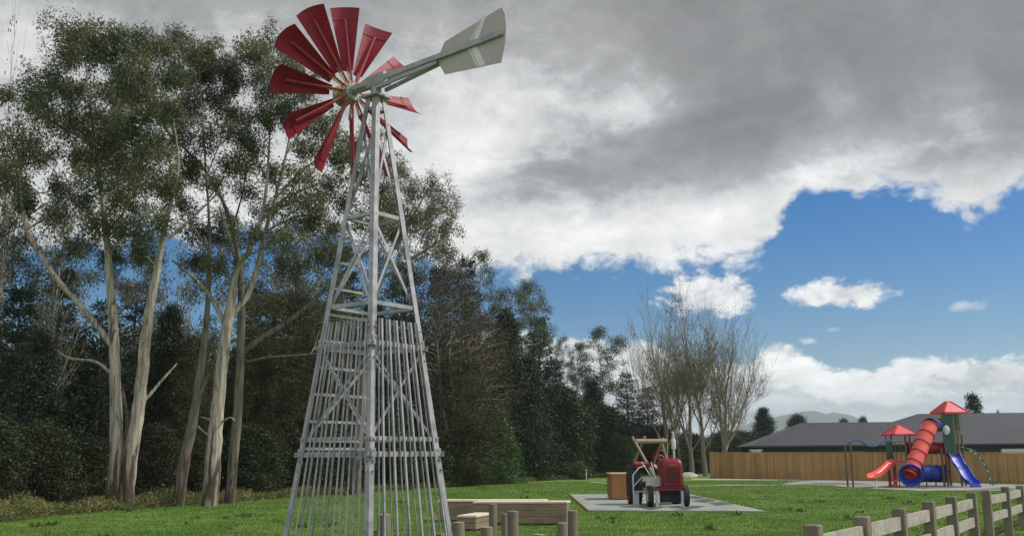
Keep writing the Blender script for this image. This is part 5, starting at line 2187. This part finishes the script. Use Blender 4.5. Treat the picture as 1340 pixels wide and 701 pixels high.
# skyline trees on the right
plant('cypress', 998, 535, 56, 0, 'dark rounded conifer left of the house roof', None, d=135)
plant('bush', 1043, 546, 44, 0, 'grey green tree top over the left end of the house roof', None, d=150)
plant('bush', 968, 566, 60, 0, 'low dark trees between poplars and rounded conifer', None, d=140)
plant('norfolk', 1272, 513, 34, 0, 'lone tiered pine rising behind the house roof', None, d=125)
plant('bush', 1104, 550.5, 26, 0, 'tiny tree top on the ridge left of the small playground roof', None, d=260)
plant('bush', 1129, 548, 22, 0, 'tiny round tree top nearest the small playground roof', None, d=260)
plant('bush', 1306, 541, 10, 0, 'speck of a tree top on the ridge at the right edge', None, d=240)
plant('shrub', 757, 606, 28, -5, 'small yellow green shrub beside the marker stake', None)

# far wood closing the gaps behind the edge trees
def woodland():
    lv = Leaves(91)
    rng = random.Random(91)
    cs = []
    for i in range(5200):
        px = rng.uniform(-140, 900)
        d = fdepth(px) + rng.uniform(17, 30)
        topy = np.interp(px, [-140, 0, 300, 560, 660, 720, 800, 900], [430, 440, 455, 430, 450, 520, 545, 565])
        h = P(px, float(topy), d).z
        z = rng.random() ** .8 * h * rng.uniform(.72, 1)
        p = P(px, 500, d)
        cs.append((p.x, p.y, z))
    lv.spray(cs, 18, np.array([.6, .6, .5]), .55, .26, .2)
    o = lv.build('woodland', M['pine_leaf'])
    tag(o, 'dark mass of forest behind the edge trees', 'forest', kind='stuff')


woodland()

# weeds along the forest edge
def weeds():
    lv = Leaves(92)
    rng = random.Random(92)
    cs, ds = [], []
    for i in range(2600):
        px = rng.uniform(-40, 830)
        dens = .5 + .5 * math.sin(px * .05) * math.sin(px * .017 + 1)
        if rng.random() > .35 + .65 * dens:
            continue
        d = fdepth(px) + rng.uniform(-.9, 1.4)
        p = P(px, 600, d)
        hmax = (.22 + .48 * dens) * (1.0 if px < 330 else .6)
        hh = rng.uniform(.2, hmax)
        ln = rng.uniform(-.12, .12)
        for k in range(6):
            t = k / 5
            cs.append((p.x + ln * t, p.y, hh * t))
    lv.spray(cs, 4, np.array([.05, .05, .04]), .17, .035, -.55)
    tag(lv.build('tall_weeds', M['weed_leaf']), 'yellowish tall weeds along the forest edge', 'weeds', kind='stuff')


weeds()

# blades of grass
def grass():
    rg = np.random.default_rng(93)
    n_ = 480000
    d = 15.5 + (rg.random(n_) ** 1.7) * 62
    px = rg.uniform(-30, 1370, n_)
    x = (px - 670) / F * d * 1.02
    pos = np.stack([x, d, np.zeros(n_)], 1)
    lim = np.interp(px, [a for a, _ in FOREST], [b for _, b in FOREST])
    ok = d < lim
    # keep paving clear
    def inside(poly):
        r_ = np.zeros(n_, bool)
        j = len(poly) - 1
        for i in range(len(poly)):
            xi, yi, xj, yj = poly[i].x, poly[i].y, poly[j].x, poly[j].y
            c_ = ((yi > d) != (yj > d)) & (x < (xj - xi) * (d - yi) / (yj - yi + 1e-12) + xi)
            r_ ^= c_
            j = i
        return r_
    ok &= ~inside(pad_c)
    ok &= ~inside(play_c)
    pos = pos[ok]
    d = d[ok]
    k = len(pos)
    clump = 0.5 + 0.5 * np.sin(pos[:, 0] * 2.1 + np.sin(pos[:, 1] * 1.3) * 2) * np.sin(pos[:, 1] * 1.7 + np.sin(pos[:, 0] * .9) * 2)
    h = (0.018 + 0.028 * clump) * rg.uniform(.5, 1.5, k)
    w = 0.004 + 0.00022 * d
    a = rg.uniform(0, 2 * PI, k)
    side = np.stack([np.cos(a), np.sin(a), np.zeros(k)], 1) * w[:, None]
    tip = pos + np.stack([rg.normal(0, .022, k), rg.normal(0, .022, k), h], 1)
    v = np.empty((k, 3, 3))
    v[:, 0] = pos - side
    v[:, 1] = pos + side
    v[:, 2] = tip
    f = np.arange(k * 3).reshape(-1, 3)
    M['grass'] = mat('grass_blades', (0.086, 0.188, 0.032), (0.150, 0.236, 0.050), 0.22, 0.8, 0, 0, island=0.10, transl=0.35, spec=.12, c3=(0.125, 0.175, 0.050), c3scale=0.55)
    o = link_mesh('grass', np_mesh('grass', v.reshape(-1, 3), f), M['grass'], None)
    tag(o, 'short mown grass blades of the park lawn', 'grass', kind='stuff')


grass()

# darker broad leaved weeds dotted through the lawn
def lawn_weeds():
    lv = Leaves(95)
    rng = random.Random(95)
    cs = []
    for i in range(110):
        px = rng.uniform(-10, 1350)
        d = 16 + rng.random() ** 1.5 * 45
        if d > fdepth(px) - .5 or (735 < px < 1015 and d > 31):
            continue
        p = P(px, 600, d)
        for k in range(rng.randint(1, 4)):
            cs.append((p.x + rng.gauss(0, .12), p.y + rng.gauss(0, .2), .03))
    lv.spray(cs, 16, np.array([.06, .06, .012]), .11, .045, -.25)
    tag(lv.build('lawn_weeds', M['weed_dark']), 'dark low weeds dotted through the lawn', 'weeds', kind='stuff')


M['weed_dark'] = leafmat('dark_lawn_weeds', (0.065, 0.12, 0.028), (0.085, 0.14, 0.035))
lawn_weeds()

# ------------------------------------------------------------------ air
hz = MB()
hz.box((0, 2400, 110), (9000, 5600, 224))
hm_ = bpy.data.materials.new('haze')
hm_.use_nodes = True
t = NT(hm_.node_tree)
pv = t.n('ShaderNodeVolumePrincipled')
pv.inputs['Color'].default_value = (0.74, 0.84, 1.0, 1)
pv.inputs['Density'].default_value = 0.00020
pv.inputs['Anisotropy'].default_value = 0.3
o = t.n('ShaderNodeOutputMaterial')
t.link(pv.outputs[0], o.inputs[1])
tag(hz.build('haze', hm_), 'thin pale air fading the far hills', 'haze', kind='stuff')
